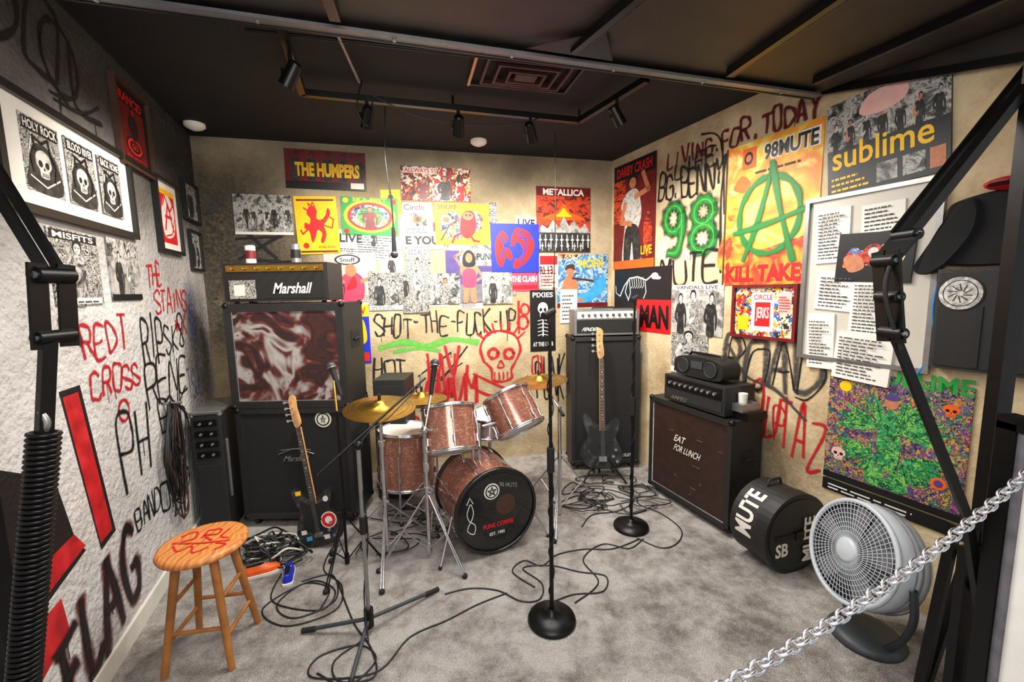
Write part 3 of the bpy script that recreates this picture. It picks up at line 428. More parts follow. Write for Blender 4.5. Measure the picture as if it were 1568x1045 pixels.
g.text('PH',1.56,.68,1.22,.98,.014,'s_black'); g.text('OIAD',1.2,.38,.75,.55,.011,'s_black'); g.text('BAND',1.5,.44,1.2,.56,.009,'s_black'); g.blob(.38,1.45,.15,.35,'s_blue',.3,.7); g.text('TSOL',.6,.9,.3,1.1,.009,'s_blue')
def bar(pts,mt,of): g.mb.add([WP('l',u,z,of) for u,z in pts],[tuple(range(len(pts)))],mt)
rmat('barred',['#8f0d12','#b8141a','#c8262a'],14,detail=6,rough=.6); mat('barblack','#0f0808',.6,var=.3,bump=.5,bscale=60)
bar([(1.925,1.25),(1.79,1.25),(1.675,.56),(1.80,.54)],'barblack',.0015); bar([(1.91,1.225),(1.81,1.225),(1.70,.58),(1.80,.57)],'barred',.002)
bar([(2.3,1.1),(2.02,.95),(1.95,.66),(1.9,.60),(2.3,.52)],'barblack',.0013); bar([(2.25,.68),(1.96,.70),(1.90,.62),(2.25,.56)],'barred',.002); bar([(2.35,.5),(2.08,.52),(2.06,.38),(2.35,.28)],'barred',.002)
for mt,w_ in (('s_dred',.042),('s_black',.024)):
    g.stroke([(2.12,.34),(2.10,.08)],w_,mt); g.stroke([(2.15,.34),(2.03,.38)],w_,mt); g.stroke([(2.12,.22),(2.05,.24)],w_,mt)
    g.stroke([(1.98,.44),(1.98,.26),(1.975,.10)],w_,mt); g.stroke([(1.975,.10),(1.92,.12),(1.88,.17)],w_,mt); g.stroke([(1.855,.10),(1.82,.3),(1.78,.48)],w_,mt); g.stroke([(1.78,.48),(1.745,.34),(1.71,.14)],w_,mt); g.stroke([(1.83,.27),(1.73,.28)],w_,mt)
    g.stroke([(1.54,.48),(1.60,.52),(1.66,.38),(1.62,.18),(1.54,.20),(1.53,.32),(1.585,.32)],w_,mt)
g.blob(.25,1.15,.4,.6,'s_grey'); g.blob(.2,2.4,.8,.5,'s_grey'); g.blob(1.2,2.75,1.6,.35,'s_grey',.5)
g.mb.build('spray_graffiti')
# ------------------------------------------------------------------ ceiling hardware
mb=MB(); tr=[V(p) for p in ((-.95,1.93,2.73),(-1.16,2.55,2.73),(.48,3.02,2.73),(.76,2.46,2.73))]
for a,b in zip(tr[:-1],tr[1:]): mb.beam(a,b,.035,.035,'blackmetal')
for p in tr+[(tr[1]+tr[2])/2]: mb.cyl(p,(p.x,p.y,H),.008,'blackmetal')
mb.build('lighting_track')
LP=[((-1.02,2.14,2.73),(-1.9,2.3,1.3)),((-.83,2.645,2.73),(-1.3,3.5,1.5)),((-.31,2.795,2.73),(-.5,3.8,1.7)),((.145,2.925,2.73),(.5,3.9,1.6)),((.65,2.68,2.73),(1.4,3.0,1.5))]
m,nt,b=newmat('lampglow'); b.inputs['Emission Color'].default_value=(1,.9,.75,1); b.inputs['Emission Strength'].default_value=12
for p,t in LP:
    mb=MB(); p=V(p); t=V(t); mb.cyl(p-V((0,0,.018)),p-V((0,0,.07)),.01,'blackmetal'); q=p-V((0,0,.10)); d=(t-q).normalized()
    mb.cyl(q-d*.05,q+d*.06,.03,'blackmetal',.036,20,False); mb.cyl(q-d*.05,q-d*.06,.03,'blackmetal',.022,20); mb.cyl(q+d*.045,q+d*.047,.032,'lampglow',None,20)
    mb.beam(q-V((.04,0,-.03)),q-V((.04,0,.02)),.01,.01,'blackmetal',(0,1,0)); mb.build('track_spotlight')
    ld=bpy.data.lights.new('spot_lamp','SPOT'); ld.energy=104; ld.spot_size=math.radians(112); ld.spot_blend=.9; ld.color=(1,.92,.81); ld.shadow_soft_size=.05
    lo=bpy.data.objects.new('spot_lamp',ld); bpy.context.collection.objects.link(lo); lo.location=q+d*.09; lo.rotation_euler=d.to_track_quat('-Z','Y').to_euler()
mb=MB(); mb.M=Matrix.Translation((.1,2.5,H))@Matrix.Rotation(math.atan2(ub.y,ub.x),4,'Z')
for i,s_ in enumerate((.30,.235,.17,.105)):
    z=-.012-.008*i; sy=s_*.6; w_=.014
    for q in (((-s_,-sy),(s_,-sy+w_)),((-s_,sy-w_),(s_,sy)),((-s_,-sy+w_),(-s_+w_,sy-w_)),((s_-w_,-sy+w_),(s_,sy-w_))): mb.box((q[0][0],q[0][1],z-.008),(q[1][0],q[1][1],-.001),'brown' if i else 'black')
mb.box((-.30,-.18,-.024),(-.285,.18,-.001),'maple'); mb.box((-.06,-.035,-.04),(.06,.035,-.001),'brown'); mb.build('ceiling_air_vent')
for p in ((-.24,3.57),(-2.2,3.14)):
    mb=MB(); mb.lathe([(.065,0),(.065,-.02),(.05,-.032),(.02,-.045),(0,-.047)],(p[0],p[1],H),(0,0,1),'white'); mb.torus((p[0],p[1],H-.034),(0,0,1),.035,.004,'grey'); mb.build('smoke_detector')
mb=MB(); mb.cyl((-1.15,2.02,2.76),(.75,2.48,2.76),.008,'blackmetal'); mb.cyl((-.72,1.75,2.76),(-.82,2.5,2.76),.009,'conduit')
for p in ((-1.0,2.056,2.76),(-.2,2.25,2.76),(.5,2.42,2.76)): mb.cyl(p,(p[0],p[1],H),.006,'conduit')
mb.build('ceiling_conduit')
e0=V((-1.62,1.49,0)); e1=V((1.66,2.40,0)); ed=(e1-e0).normalized(); en=V((ed.y,-ed.x,0))
def dz(x,y): return 2.62-.07*max(0,(V((x,y,0))-e0).dot(en))
mb=MB(); vs=[V((x,y,dz(x,y))) for x,y in ((-1.62,1.49),(1.66,2.40),(1.98,1.6),(2.0,-1.2),(-.9,-1.2),(-.98,-.2))]
mb.add(vs+[v+V((0,0,.03)) for v in vs],[(0,1,2,3,4,5),(6,7,8,9,10,11)]+[(i,(i+1)%6,6+(i+1)%6,6+i) for i in range(6)],'doorpanel')
e0z,e1z=V((-1.60,1.48,2.595)),V((1.64,2.385,2.595))
mb.beam(e0z,e1z,.05,.012,'conduit'); mb.beam(e0z+V((0,.02,.02)),e1z+V((0,.02,.02)),.01,.06,'blackmetal')
for i in range(7): q=e0z.lerp(e1z,(i+.5)/7); mb.cyl(q-V((0,0,.012)),q-V((0,0,.006)),.008,'silver',None,8)
for a,b in (((.28,1.90),(.72,.9)),((1.04,2.12),(1.2,.8)),((-.62,1.66),(-.35,.4)),((1.5,2.2),(1.8,.9))):
    pa,pb=V((*a,dz(*a)-.02)),V((*b,dz(*b)-.02)); mb.beam(pa,pb,.035,.035,'blackmetal'); mb.beam(pa+V((.019,0,-.004)),pb+V((.019,0,-.004)),.005,.03,'darkconduit')
mb.add([(.08,1.87,2.585),(.46,1.98,2.585),(.38,1.76,2.585)],[(0,1,2)],'blackmetal')
mb.build('garage_door')
mb=MB(); pl=[(1.88,2.64),(2.63,2.46),(3.2,2.36),(3.2,2.78),(1.88,2.78)]; n=5
mb.add([WP('r',u,z,.05) for u,z in pl]+[WP('r',u,z,.002) for u,z in pl],[(0,1,2,3,4)]+[(i,(i+1)%n,n+(i+1)%n,n+i) for i in range(n)],'doorpanel')
for i in (0,1): mb.beam(WP('r',*pl[i],.055),WP('r',*pl[i+1],.055),.02,.035,'blackmetal')
mb.build('garage_door_track')
# ------------------------------------------------------------------ amps
def cabinet(name,pos,rz,w,d,h,grille='grille',logo=None,cast=.0,handles=True,piping='offwhite',extra=None,bord=.035):
    mb=MB(); mb.M=Matrix.Translation(pos)@Matrix.Rotation(rz,4,'Z'); x=w/2
    mb.box((-x,.03,cast),(x,d,cast+h),'tolex')
    for q in (((-x,0,cast),(x,.03,cast+bord)),((-x,0,cast+h-bord),(x,.03,cast+h)),((-x,0,cast+bord),(-x+bord,.03,cast+h-bord)),((x-bord,0,cast+bord),(x,.03,cast+h-bord))): mb.box(*q,'tolex')
    b=bord; mb.box((-x+b,.012,cast+b),(x-b,.0299,cast+h-b),grille)
    pts=[(-x+b,.009,cast+b),(x-b,.009,cast+b),(x-b,.009,cast+h-b),(-x+b,.009,cast+h-b)]
    for i in range(4): mb.cyl(pts[i],pts[(i+1)%4],.004,piping,None,6)
    for sx in (-1,1):
        for sy in (0,1):
            for sz in (0,1): mb.sph((sx*(x-.012),.012+sy*(d-.024),cast+.012+sz*(h-.024)),.022,'blackmetal',seg=8,rg=6)
        if handles: mb.box((sx*(x+.001)-.004,d*.35,cast+h*.55),(sx*(x+.001)+.004,d*.75,cast+h*.72),'rubber'); mb.tube([(sx*(x+.012),d*.4,cast+h*.63),(sx*(x+.014),d*.55,cast+h*.64),(sx*(x+.012),d*.7,cast+h*.63)],.008,'rubber')
        if cast:
            for y in (.06,d-.06): mb.cyl((sx*(x-.06)-.012,y,cast*.5),(sx*(x-.06)+.012,y,cast*.5),cast*.5,'rubber')
    for lg in (logo or []):
        t,x0,z0,x1,z1,mt=lg; vs,fs=text2d(t,.01); mb.add([(x0+(x1-x0)*a+(b_*.02),.006,cast+z0+(z1-z0)*b_) for a,b_ in vs],fs,mt)
    if extra: extra(mb,cast)
    return mb.build(name,bevel=.006)
def head(name,pos,rz,w,d,h,body,panel,logo,knobs=8,km='gold',extra=None,ph=.075):
    mb=MB(); mb.M=Matrix.Translation(pos)@Matrix.Rotation(rz,4,'Z'); x=w/2
    mb.box((-x,0,.012),(x,d,h),body)
    for sx in(-1,1):
        for y in (.04,d-.04): mb.cyl((sx*(x-.05),y,0),(sx*(x-.05),y,.012),.015,'rubber')
    zb=h-ph; mb.box((-x+.02,-.004,.03),(x-.02,.002,zb-.01),'grille')
    mb.box((-x+.025,-.006,zb),(x-.025,.002,h-.015),panel)
    for i in range(knobs):
        kx=-x+.07+(w-.14)*i/max(1,knobs-1); kz=(zb+h-.015)/2; mb.cyl((kx,-.004,kz),(kx,-.022,kz),.011,km,None,12); mb.cyl((kx,-.022,kz),(kx,-.0225,kz),.003,'paper',None,6)
    if logo: t,x0,z0,x1,z1,mt=logo; vs,fs=text2d(t,.02); mb.add([(x0+(x1-x0)*a+(b_*.02),-.008,z0+(z1-z0)*b_) for a,b_ in vs],fs,mt)
    mb.tube([(-.1,d/2,h),(-.09,d/2,h+.015),(.09,d/2,h+.015),(.1,d/2,h)],.008,'rubber')
    if extra: extra(mb)
    return mb.build(name,bevel=.008)
def stick1(mb,c):
    mb.cyl((.2,.008,c+.70),(.2,.006,c+.70),.055,'offwhite',None,24); mb.cyl((.2,.006,c+.70),(.2,.005,c+.70),.045,'pblack',None,24); mb.cyl((.2,.005,c+.70),(.2,.0045,c+.70),.036,'offwhite',None,24)
    mb.tube([(.2+.02*math.cos(i*1.2566*2+1.57),.004,c+.70+.03*math.sin(i*1.2566*2+1.57)) for i in range(6)],.003,'pblack',5)
    for s_ in(-1,1): mb.tube([(-.12*s_,.006,c+.46),(-.02*s_,.005,c+.5),(.1*s_,.006,c+.49)],.003,'silver')
cabinet('guitar_speaker_cabinet',(-1.48,2.77,0),0,.77,.36,.78,logo=[('Marshall',-.09,.41,.07,.45,'silver')],cast=.06,extra=stick1,piping='rubber')
cabinet('guitar_speaker_cabinet',(-1.49,2.77,.842),0,.78,.36,.70,grille='grillart',piping='silver',bord=.05)
def skpad(mb): mb.box((-.30,-.008,.03),(-.13,-.0045,.15),'bwfine'); mb.box((-.27,-.0085,.05),(-.2,-.008,.12),'paper')
head('guitar_amp_head',(-1.53,2.79,1.545),0,.68,.24,.26,'tolex','gold',('Marshall',-.02,.06,.22,.13,'white'),extra=skpad,ph=.055)
for x in (-1.72,-1.42):
    mb=MB(); z=1.806; mb.cyl((x,2.86,z),(x,2.86,z+.115),.031,'paper' if x<-1.6 else 'silver',None,20); mb.cyl((x,2.86,z+.115),(x,2.86,z+.122),.031,'silver',.026,20); mb.cyl((x,2.86,z+.03),(x,2.86,z+.085),.0315,'darkred' if x<-1.6 else 'pblack',None,20,False); mb.build('beverage_can')
mb=MB(); mb.M=Matrix.Translation((-1.985,2.66,0))@Matrix.Rotation(math.radians(16),4,'Z'); mb.box((-.085,0,.02),(.085,.40,.84),'tolex'); mb.box((-.07,-.006,.06),(.07,.002,.5),'grille'); 
for z in (.55,.62,.69,.76): mb.box((-.065,-.008,z),(.065,.002,z+.045),'blackmetal'); mb.cyl((-.03,-.008,z+.022),(-.03,-.02,z+.022),.008,'grey',None,10); mb.cyl((.03,-.008,z+.022),(.03,-.02,z+.022),.008,'grey',None,10)
for q in ((-.07,.03),(.07,.03),(-.07,.37),(.07,.37)): mb.cyl((q[0],q[1],0),(q[0],q[1],.02),.015,'rubber')
for z in (.02,.825): 
    for sx in (-1,1): mb.sph((sx*.078,.01,z+.01),.018,'silver',seg=8,rg=6)
mb.beam((.086,.06,.25),(.086,.06,.65),.02,.02,'silver',(0,1,0)); mb.box((-.09,-.008,.84),(.09,.405,.86),'silver'); mb.build('column_speaker',bevel=.004)
cabinet('bass_speaker_cabinet',(.81,3.62,0),math.radians(3),.60,.27,1.14,cast=.05,piping='rubber',logo=[('LIVE LOUD',.06,.06,.22,.09,'offwhite')])
head('bass_amp_head',(.815,3.63,1.193),math.radians(3),.56,.24,.23,'silver','offwhite',('FENDER',-.22,.05,-.08,.08,'offwhite'),knobs=9,km='pblack')
rzc=math.atan2(-.93,.368)
def marks(mb,c):
    for i in range(12): x=random.uniform(-.3,.3); z=c+random.uniform(.08,.6); mb.cyl((x,.0105,z),(x+random.uniform(-.05,.05),.0105,z+random.uniform(-.02,.03)),.001,'grey',None,5)
cabinet('bass_speaker_cabinet',(1.215,2.90,0),rzc,.76,.27,.72,cast=.045,piping='silver',logo=[('EAT',-.12,.44,-.02,.49,'offwhite'),('FOR LUNCH',-.12,.37,.12,.42,'offwhite')],grille='rosewood',extra=marks)
head('bass_amp_head',(1.235,2.86,.767),rzc,.54,.26,.20,'tolex','blackmetal',('AMPEG',-.2,.03,-.05,.06,'silver'),knobs=9,km='silver',ph=.09)
mb=MB(); mb.M=Matrix.Translation((1.27,2.88,.982))@Matrix.Rotation(rzc,4,'Z')
pr=cat([(-.21,.03,0),(-.2,.11,0),(-.1,.14,0),(.1,.14,0),(.2,.11,0),(.21,.03,0),(.15,0,0),(-.15,0,0)],4,True)
N=len(pr); va=[(p.x,.0,p.y) for p in pr]; vb=[(p.x,.16,p.y) for p in pr]; mb.add(va+vb,[(i,(i+1)%N,N+(i+1)%N,N+i) for i in range(N)]+[tuple(range(N)),tuple(range(2*N-1,N-1,-1))],'black')
for s_ in(-1,1): mb.cyl((s_*.12,0,.07),(s_*.12,-.008,.07),.05,'grille',None,24); mb.torus((s_*.12,-.008,.07),(0,1,0),.05,.003,'fangrey')
mb.box((-.05,-.006,.06),(.05,.002,.11),'fangrey'); mb.tube([(-.15,.08,.13),(-.13,.08,.155),(.13,.08,.155),(.15,.08,.13)],.009,'blackmetal'); mb.build('boombox')
mb=MB(); mb.M=Matrix.Translation((1.385,2.60,.767))@Matrix.Rotation(rzc,4,'Z'); mb.box((-.08,.03,0),(.08,.2,.05),'blackmetal'); mb.box((-.06,.02,.05),(.05,.17,.1),'silver'); mb.cyl((0,.08,.1),(0,.08,.16),.025,'offwhite',.028,16); mb.build('effects_unit')
# ------------------------------------------------------------------ guitars
OUT=[(0,0),(-.11,.01),(-.165,.09),(-.15,.18),(-.115,.24),(-.13,.31),(-.155,.40),(-.125,.435),(-.08,.385),(-.03,.345),(.03,.345),(.07,.37),(.105,.395),(.138,.375),(.13,.31),(.108,.24),(.14,.17),(.16,.08),(.11,.01)]
def guitar(name,foot,top,bodym,guardm,L=1.1,stand=False,face=(0,-1,0),stick=None,edge='brown',board='rosewood'):
    mb=MB(); foot=V(foot);top=V(top); y=(top-foot).normalized(); z=(V(face)-y*V(face).dot(y)).normalized(); x=y.cross(z)
    R_=Matrix((x,y,z)).transposed().to_4x4(); mb.M=Matrix.Translation(foot)@R_@Matrix.Scale((top-foot).length/L,4)
    o=cat([(a,b,0) for a,b in OUT],4,True); mb.ext([(p.x,p.y) for p in o],0,.036,edge); mb.ext([(p.x*.97,.2+(p.y-.2)*.97) for p in o],.036,.042,bodym)
    gq=cat([(a,b,0) for a,b in [(-.04,.10),(-.1,.14),(-.09,.24),(-.1,.34),(-.04,.30),(.04,.30),(.09,.33),(.08,.24),(.1,.12),(.04,.08)]],4,True)
    mb.ext([(p.x,p.y) for p in gq],.042,.045,guardm)
    mb.ext([(-.021,.30),(.021,.30),(.017,.86),(-.017,.86)],.036,.052,'maple'); mb.ext([(-.019,.30),(.019,.30),(.0155,.86),(-.0155,.86)],.052,.057,board)
    for i in range(1,20):
        yy=.07+.79*(.5**(i/12))
        if yy>.31: mb.box((-.0175,yy,.057),(.0175,yy+.003,.0585),'silver')
        if i in (3,5,7,9,15,17) and yy>.32: mb.cyl((0,yy+.022,.057),(0,yy+.022,.0578),.005,'paper',None,8)
    hs=cat([(a,b,0) for a,b in [(-.017,.86),(-.032,.90),(-.036,1.0),(-.034,1.07),(-.01,1.10),(.016,1.07),(.012,1.0),(.02,.93),(.018,.88)]],4,True)
    mb.ext([(p.x,p.y) for p in hs],.032,.046,'maple')
    for i in range(4): mb.cyl((-.032,.915+i*.045,.04),(-.06,.92+i*.045,.04),.005,'chrome',None,8); mb.cyl((-.066,.92+i*.045,.03),(-.066,.92+i*.045,.05),.011,'chrome',None,8); mb.cyl((-.016,.915+i*.045,.046),(-.016,.915+i*.045,.054),.006,'chrome',None,8)
    for i in range(4): mb.beam((-.012+.008*i,.07,.060),(-.011+.0065*i,.98,.060),.0014,.0014,'silver')
    mb.box((-.035,.18,.045),(.035,.21,.055),'rubber'); mb.box((-.03,.06,.042),(.03,.10,.056),'chrome')
    for q in ((.08,.10),(.10,.15),(.11,.06)): mb.cyl((q[0],q[1],.042),(q[0],q[1],.06),.012,'chrome',None,12)
    if stick:
        mb.cyl((.085,.17,.046),(.085,.17,.048),.058,'paper',None,20); mb.cyl((.085,.17,.048),(.085,.17,.049),.05,'red',None,20); mb.cyl((.085,.17,.049),(.085,.17,.0495),.026,'paper',None,20)
        for q in ((-.13,.1,'offwhite'),(-.1,.05,'cyan'),(.03,.04,'offwhite'),(-.12,.38,'yellow')): mb.box((q[0],q[1],.0425),(q[0]+.04,q[1]+.03,.0435),q[2])
        mb.cyl((.09,.32,.045),(.09,.32,.0465),.02,'offwhite',None,14)
    if stand:
        mb.M=Matrix.Identity(4); f=foot
        for q in ((-.18,-.12),(.18,-.12),(0,.1)): mb.cyl((f.x,f.y-.0,.25),(f.x+q[0],f.y+q[1],.01),.008,'blackmetal')
        for s_ in (-1,1): mb.tube([(f.x,f.y,.25),(f.x+.08*s_,f.y+.02,f.z-.01),(f.x+.08*s_,f.y-.08,f.z-.012),(f.x+.08*s_,f.y-.09,f.z+.02)],.007,'rubber')
    return mb.build(name)
guitar('electric_guitar',(-1.22,2.55,.012),(-1.42,2.715,.95),'bwdark','black',1.1,stick=True,edge='black')
guitar('bass_guitar',(.74,3.44,.10),(.745,3.58,1.27),'bwdark','black',1.1,stand=True,edge='black',board='brown')
# ------------------------------------------------------------------ drum kit
kit=empty('drum_kit'); kit.location=(-.3,2.7,0)
def par(o):
    o.parent=kit; o.matrix_parent_inverse=Matrix.Translation(kit.location).inverted(); return o
def drum(mb,c,ax,R,h,front='drumblack',back='drumwhite',lugs=8,hoop='chrome',hw=.006):
    c=V(c);ax=V(ax).normalized(); p0=c-ax*h/2;p1=c+ax*h/2; mb.cyl(p0,p1,R,'copper_shell',None,40,False)
    for p,s_,mt in ((p0,-1,back),(p1,1,front)):
        mb.cyl(p,p+ax*s_*.004,R*1.0,mt,None,40); mb.torus(p,ax,R+.006,.009,hoop,36,6); mb.torus(p+ax*s_*.010,ax,R+.006,hw,hoop,36,6)
    Q=frameZ(ax)
    for i in range(lugs):
        a=2*math.pi*(i+.5)/lugs; r=Q@V((math.cos(a),math.sin(a),0)); 
        mb.cyl(p0+r*(R+.014),p1+r*(R+.014),.0035,'chrome',None,6)
        for k in (.28,-.28): mb.cyl(c+r*(R+.008)+ax*(h*k-.022),c+r*(R+.008)+ax*(h*k+.022),.011,'chrome',None,8)
kc=V((-.20,2.62,.275)); ka=V((.43,-.90,0)).normalized()
mb=MB(); drum(mb,kc,ka,.255,.40,'drumblack','drumwhite',8,'drumblack',.010)
fc=kc+ka*.206; sx=V((.90,.43,0)).normalized(); up=V((0,0,1)); F4=Matrix((sx,up,ka)).transposed().to_4x4(); mb.M=Matrix.Translation(fc)@F4
mb.cyl((0,.0,0.001),(0,.0,.002),.235,'drumblack',None,40)
mb.cyl((.06,.03,.002),(.06,.03,.003),.065,'brown',None,28); mb.cyl((-.03,.13,.002),(-.03,.13,.004),.05,'paper',None,24); mb.cyl((-.03,.13,.004),(-.03,.13,.005),.042,'pblack',None,24); mb.cyl((-.03,.13,.005),(-.03,.13,.0055),.034,'paper',None,24)
for k in range(5): a=1.57+k*2.513; a2=a+2.513; mb.cyl((-.03+.03*math.cos(a),.13+.03*math.sin(a),.006),(-.03+.03*math.cos(a2),.13+.03*math.sin(a2),.006),.003,'pblack',None,5)
vs,fs=text2d('PUNK CORPSE',.03); mb.add([(-.09+.2*a,-.10+.03*b_,.004) for a,b_ in vs],fs,'red'); vs,fs=text2d('EST. 1985',.02); mb.add([(-.05+.1*a,-.15+.02*b_,.004) for a,b_ in vs],fs,'paper')
mb.tube(cat([(-.17,.08,.003),(-.19,.02,.003),(-.17,-.03,.003),(-.15,.02,.003),(-.16,.07,.003),(-.17,.08,.003)],4),.0025,'paper'); mb.tube(cat([(-.17,-.03,.003),(-.19,-.08,.003),(-.15,-.11,.003),(-.14,-.06,.003),(-.17,-.03,.003)],4),.0025,'paper'); mb.tube([(-.19,.08,.003),(-.17,.12,.003),(-.15,.08,.003)],.0025,'paper')
vs,fs=text2d('98 MUTE',.02); mb.add([(.02+.12*a,.15+.03*b_-.03*a,.004) for a,b_ in vs],fs,'silver')
mb.M=Matrix.Identity(4)
for s_ in (-1,1):
    p=kc+ka*.1+sx*s_*.24; q=p+sx*s_*.12+ka*.1; q.z=.01; mb.cyl(p,q,.007,'chrome'); mb.sph(q,.012,'rubber')
par(mb.build('bass_drum'))
mb=MB(); t1a=V((-.12,.42,.90)); drum(mb,(-.40,2.60,.73),t1a,.168,.26,'drumwhite','drumwhite',6)
mb.cyl((-.40,2.60,.73),(-.26,2.62,.64),.012,'chrome'); mb.cyl((-.26,2.62,.5),(-.26,2.62,.72),.013,'chrome'); mb.cyl((-.22,2.60,.5),(-.22,2.62,.76),.013,'chrome'); par(mb.build('rack_tom'))
mb=MB(); t2a=V((-.42,.42,.85)); drum(mb,(.0,2.74,.80),t2a,.155,.24,'drumwhite','drumwhite',6); mb.cyl((-.2,2.62,.74),(-.05,2.70,.76),.012,'chrome'); par(mb.build('rack_tom'))
mb=MB(); drum(mb,(-.78,2.98,.42),(0.02,0.05,1),.20,.38,'drumwhite','drumwhite',8)
for a in (.5,2.6,4.7): p=V((-.78+.225*math.cos(a),2.98+.225*math.sin(a),0)); mb.cyl(p+V((0,0,.5)),p,.007,'chrome'); mb.sph(p+V((0,0,.01)),.014,'rubber')
par(mb.build('floor_tom'))
def tripod(mb,c,hub,rad,angs,r=.009,mt='chrome',low=.06):
    c=V((c[0],c[1],0))
    for a in angs:
        e=c+V((rad*math.cos(a),rad*math.sin(a),.012)); 
        for dz_ in (-.008,.008): mb.cyl(c+V((0,0,hub)),e+V((-dz_*math.sin(a),dz_*math.cos(a),0)),r*.55,mt,None,8)
        mb.cyl(c+V((0,0,low)),c+(e-c)*.5+V((0,0,hub*.5-.006)),r*.5,mt,None,6); mb.sph(e,.016,'rubber',seg=10,rg=6)
    mb.cyl(c+V((0,0,low-.02)),c+V((0,0,low+.04)),r*1.7,mt,None,12); mb.cyl(c+V((0,0,hub-.03)),c+V((0,0,hub+.03)),r*1.9,mt,None,12)
    mb.cyl(c+V((0,0,hub)),c+V((.03,-.02,hub)),.006,mt,None,8); mb.beam(c+V((.03,-.02,hub-.015)),c+V((.03,-.02,hub+.015)),.004,.012,mt,(0,1,0))
mb=MB(); mb.cyl((-.18,3.06,.56),(-.18,3.06,.69),.178,'chrome',None,36,False); mb.cyl((-.18,3.06,.688),(-.18,3.06,.692),.176,'drumwhite',None,36); mb.torus((-.18,3.06,.695),(0,0,1),.182,.007,'chrome',36,6); mb.torus((-.18,3.06,.56),(0,0,1),.182,.007,'chrome',36,6)
for i in range(8): a=i*math.pi/4; mb.cyl((-.18+.188*math.cos(a),3.06+.188*math.sin(a),.585),(-.18+.188*math.cos(a),3.06+.188*math.sin(a),.665),.008,'chrome',None,8)
tripod(mb,(-.18,3.06),.3,.24,(.4,2.5,4.6)); mb.cyl((-.18,3.06,.1),(-.18,3.06,.5),.012,'chrome')
for a in (.4,2.5,4.6): mb.cyl((-.18,3.06,.48),(-.18+.18*math.cos(a),3.06+.18*math.sin(a),.555),.007,'chrome')
par(mb.build('snare_drum'))
def cym(mb,c,ax,R):
    mb.lathe([(R,0),(R*.6,.012),(R*.2,.024),(R*.17,.04),(R*.08,.05),(.004,.052)],c,ax,'gold',40); mb.lathe([(R,-.0015),(R*.6,.010),(R*.2,.022),(.004,.03)],c,ax,'gold',40)
    for k in (.35,.5,.65,.8,.92): mb.torus(V(c)+V(ax).normalized()*(.0225-.02*k*1.0+.0015),ax,R*k,.0008,'gold',40,4)
    mb.cyl(V(c)+V(ax).normalized()*.05,V(c)+V(ax).normalized()*.085,.009,'rubber',None,8)
mb=MB(); cym(mb,(-.78,2.42,.93),(.05,-.12,1),.205); mb.cyl((-.78,2.42,.03),(-.78,2.42,.99),.010,'chrome'); mb.cyl((-.78,2.42,.1),(-.78,2.42,.55),.014,'chrome'); tripod(mb,(-.78,2.42),.36,.33,(3.3,4.9,.6)); mb.cyl((-.78,2.42,.7),(-.78,2.42,.73),.02,'chrome'); par(mb.build('crash_cymbal'))
mb=MB(); cym(mb,(-.62,2.82,.88),(0,0,1),.17); cym(mb,(-.62,2.82,.86),(0,0,-1),.17); mb.cyl((-.62,2.82,.03),(-.62,2.82,1.05),.008,'chrome'); mb.cyl((-.62,2.82,.1),(-.62,2.82,.6),.013,'chrome'); tripod(mb,(-.62,2.82),.3,.27,(1.2,3.4,5.4)); par(mb.build('hi_hat'))
mb=MB(); cym(mb,(.20,3.12,.92),(-.1,-.05,1),.21); mb.cyl((.32,2.86,.03),(.32,2.86,.8),.013,'chrome'); mb.cyl((.32,2.86,.78),(.20,3.12,.94),.009,'chrome'); mb.cyl((.32,2.86,.78),(.34,2.8,.75),.012,'rubber'); tripod(mb,(.32,2.86),.45,.34,(.3,4.5,2.4)); par(mb.build('ride_cymbal'))
mb=MB(); mb.cyl((-.52,2.40,.03),(-.52,2.40,.8),.012,'chrome'); mb.cyl((-.52,2.40,.8),(-.50,2.6,1.02),.008,'chrome'); tripod(mb,(-.52,2.40),.42,.30,(5.6,1.6,3.6)); mb.cyl((-.52,2.40,.55),(-.52,2.40,.6),.02,'chrome'); mb.sph((-.52,2.40,.8),.022,'chrome'); mb.cyl((-.56,2.40,.8),(-.47,2.40,.8),.008,'chrome'); par(mb.build('drum_hardware_stand'))
mb=MB(); mb.lathe([(0,.0),(.16,.0),(.17,.03),(.15,.07),(.0,.08)],(-.42,3.25,.48),(0,0,1),'rubber'); mb.cyl((-.42,3.25,.05),(-.42,3.25,.5),.015,'chrome'); tripod(mb,(-.42,3.25),.25,.25,(0,2.1,4.2)); mb.build('drum_throne')
mb=MB(); mb.M=Matrix.Translation((-.93,3.12,0)); mb.box((-.12,0,.02),(.12,.3,.95),'tolex'); mb.box((-.1,-.004,.06),(.1,.001,.9),'grille')
for z in (.25,.5,.75): mb.cyl((0,-.003,z),(0,-.012,z),.07,'rubber',None,24); mb.torus((0,-.01,z),(0,1,0),.07,.006,'blackmetal')
for q in ((-.1,.03),(.1,.03),(-.1,.27),(.1,.27)): mb.cyl((q[0],q[1],0),(q[0],q[1],.02),.015,'rubber')
mb.build('column_speaker',bevel=.006)
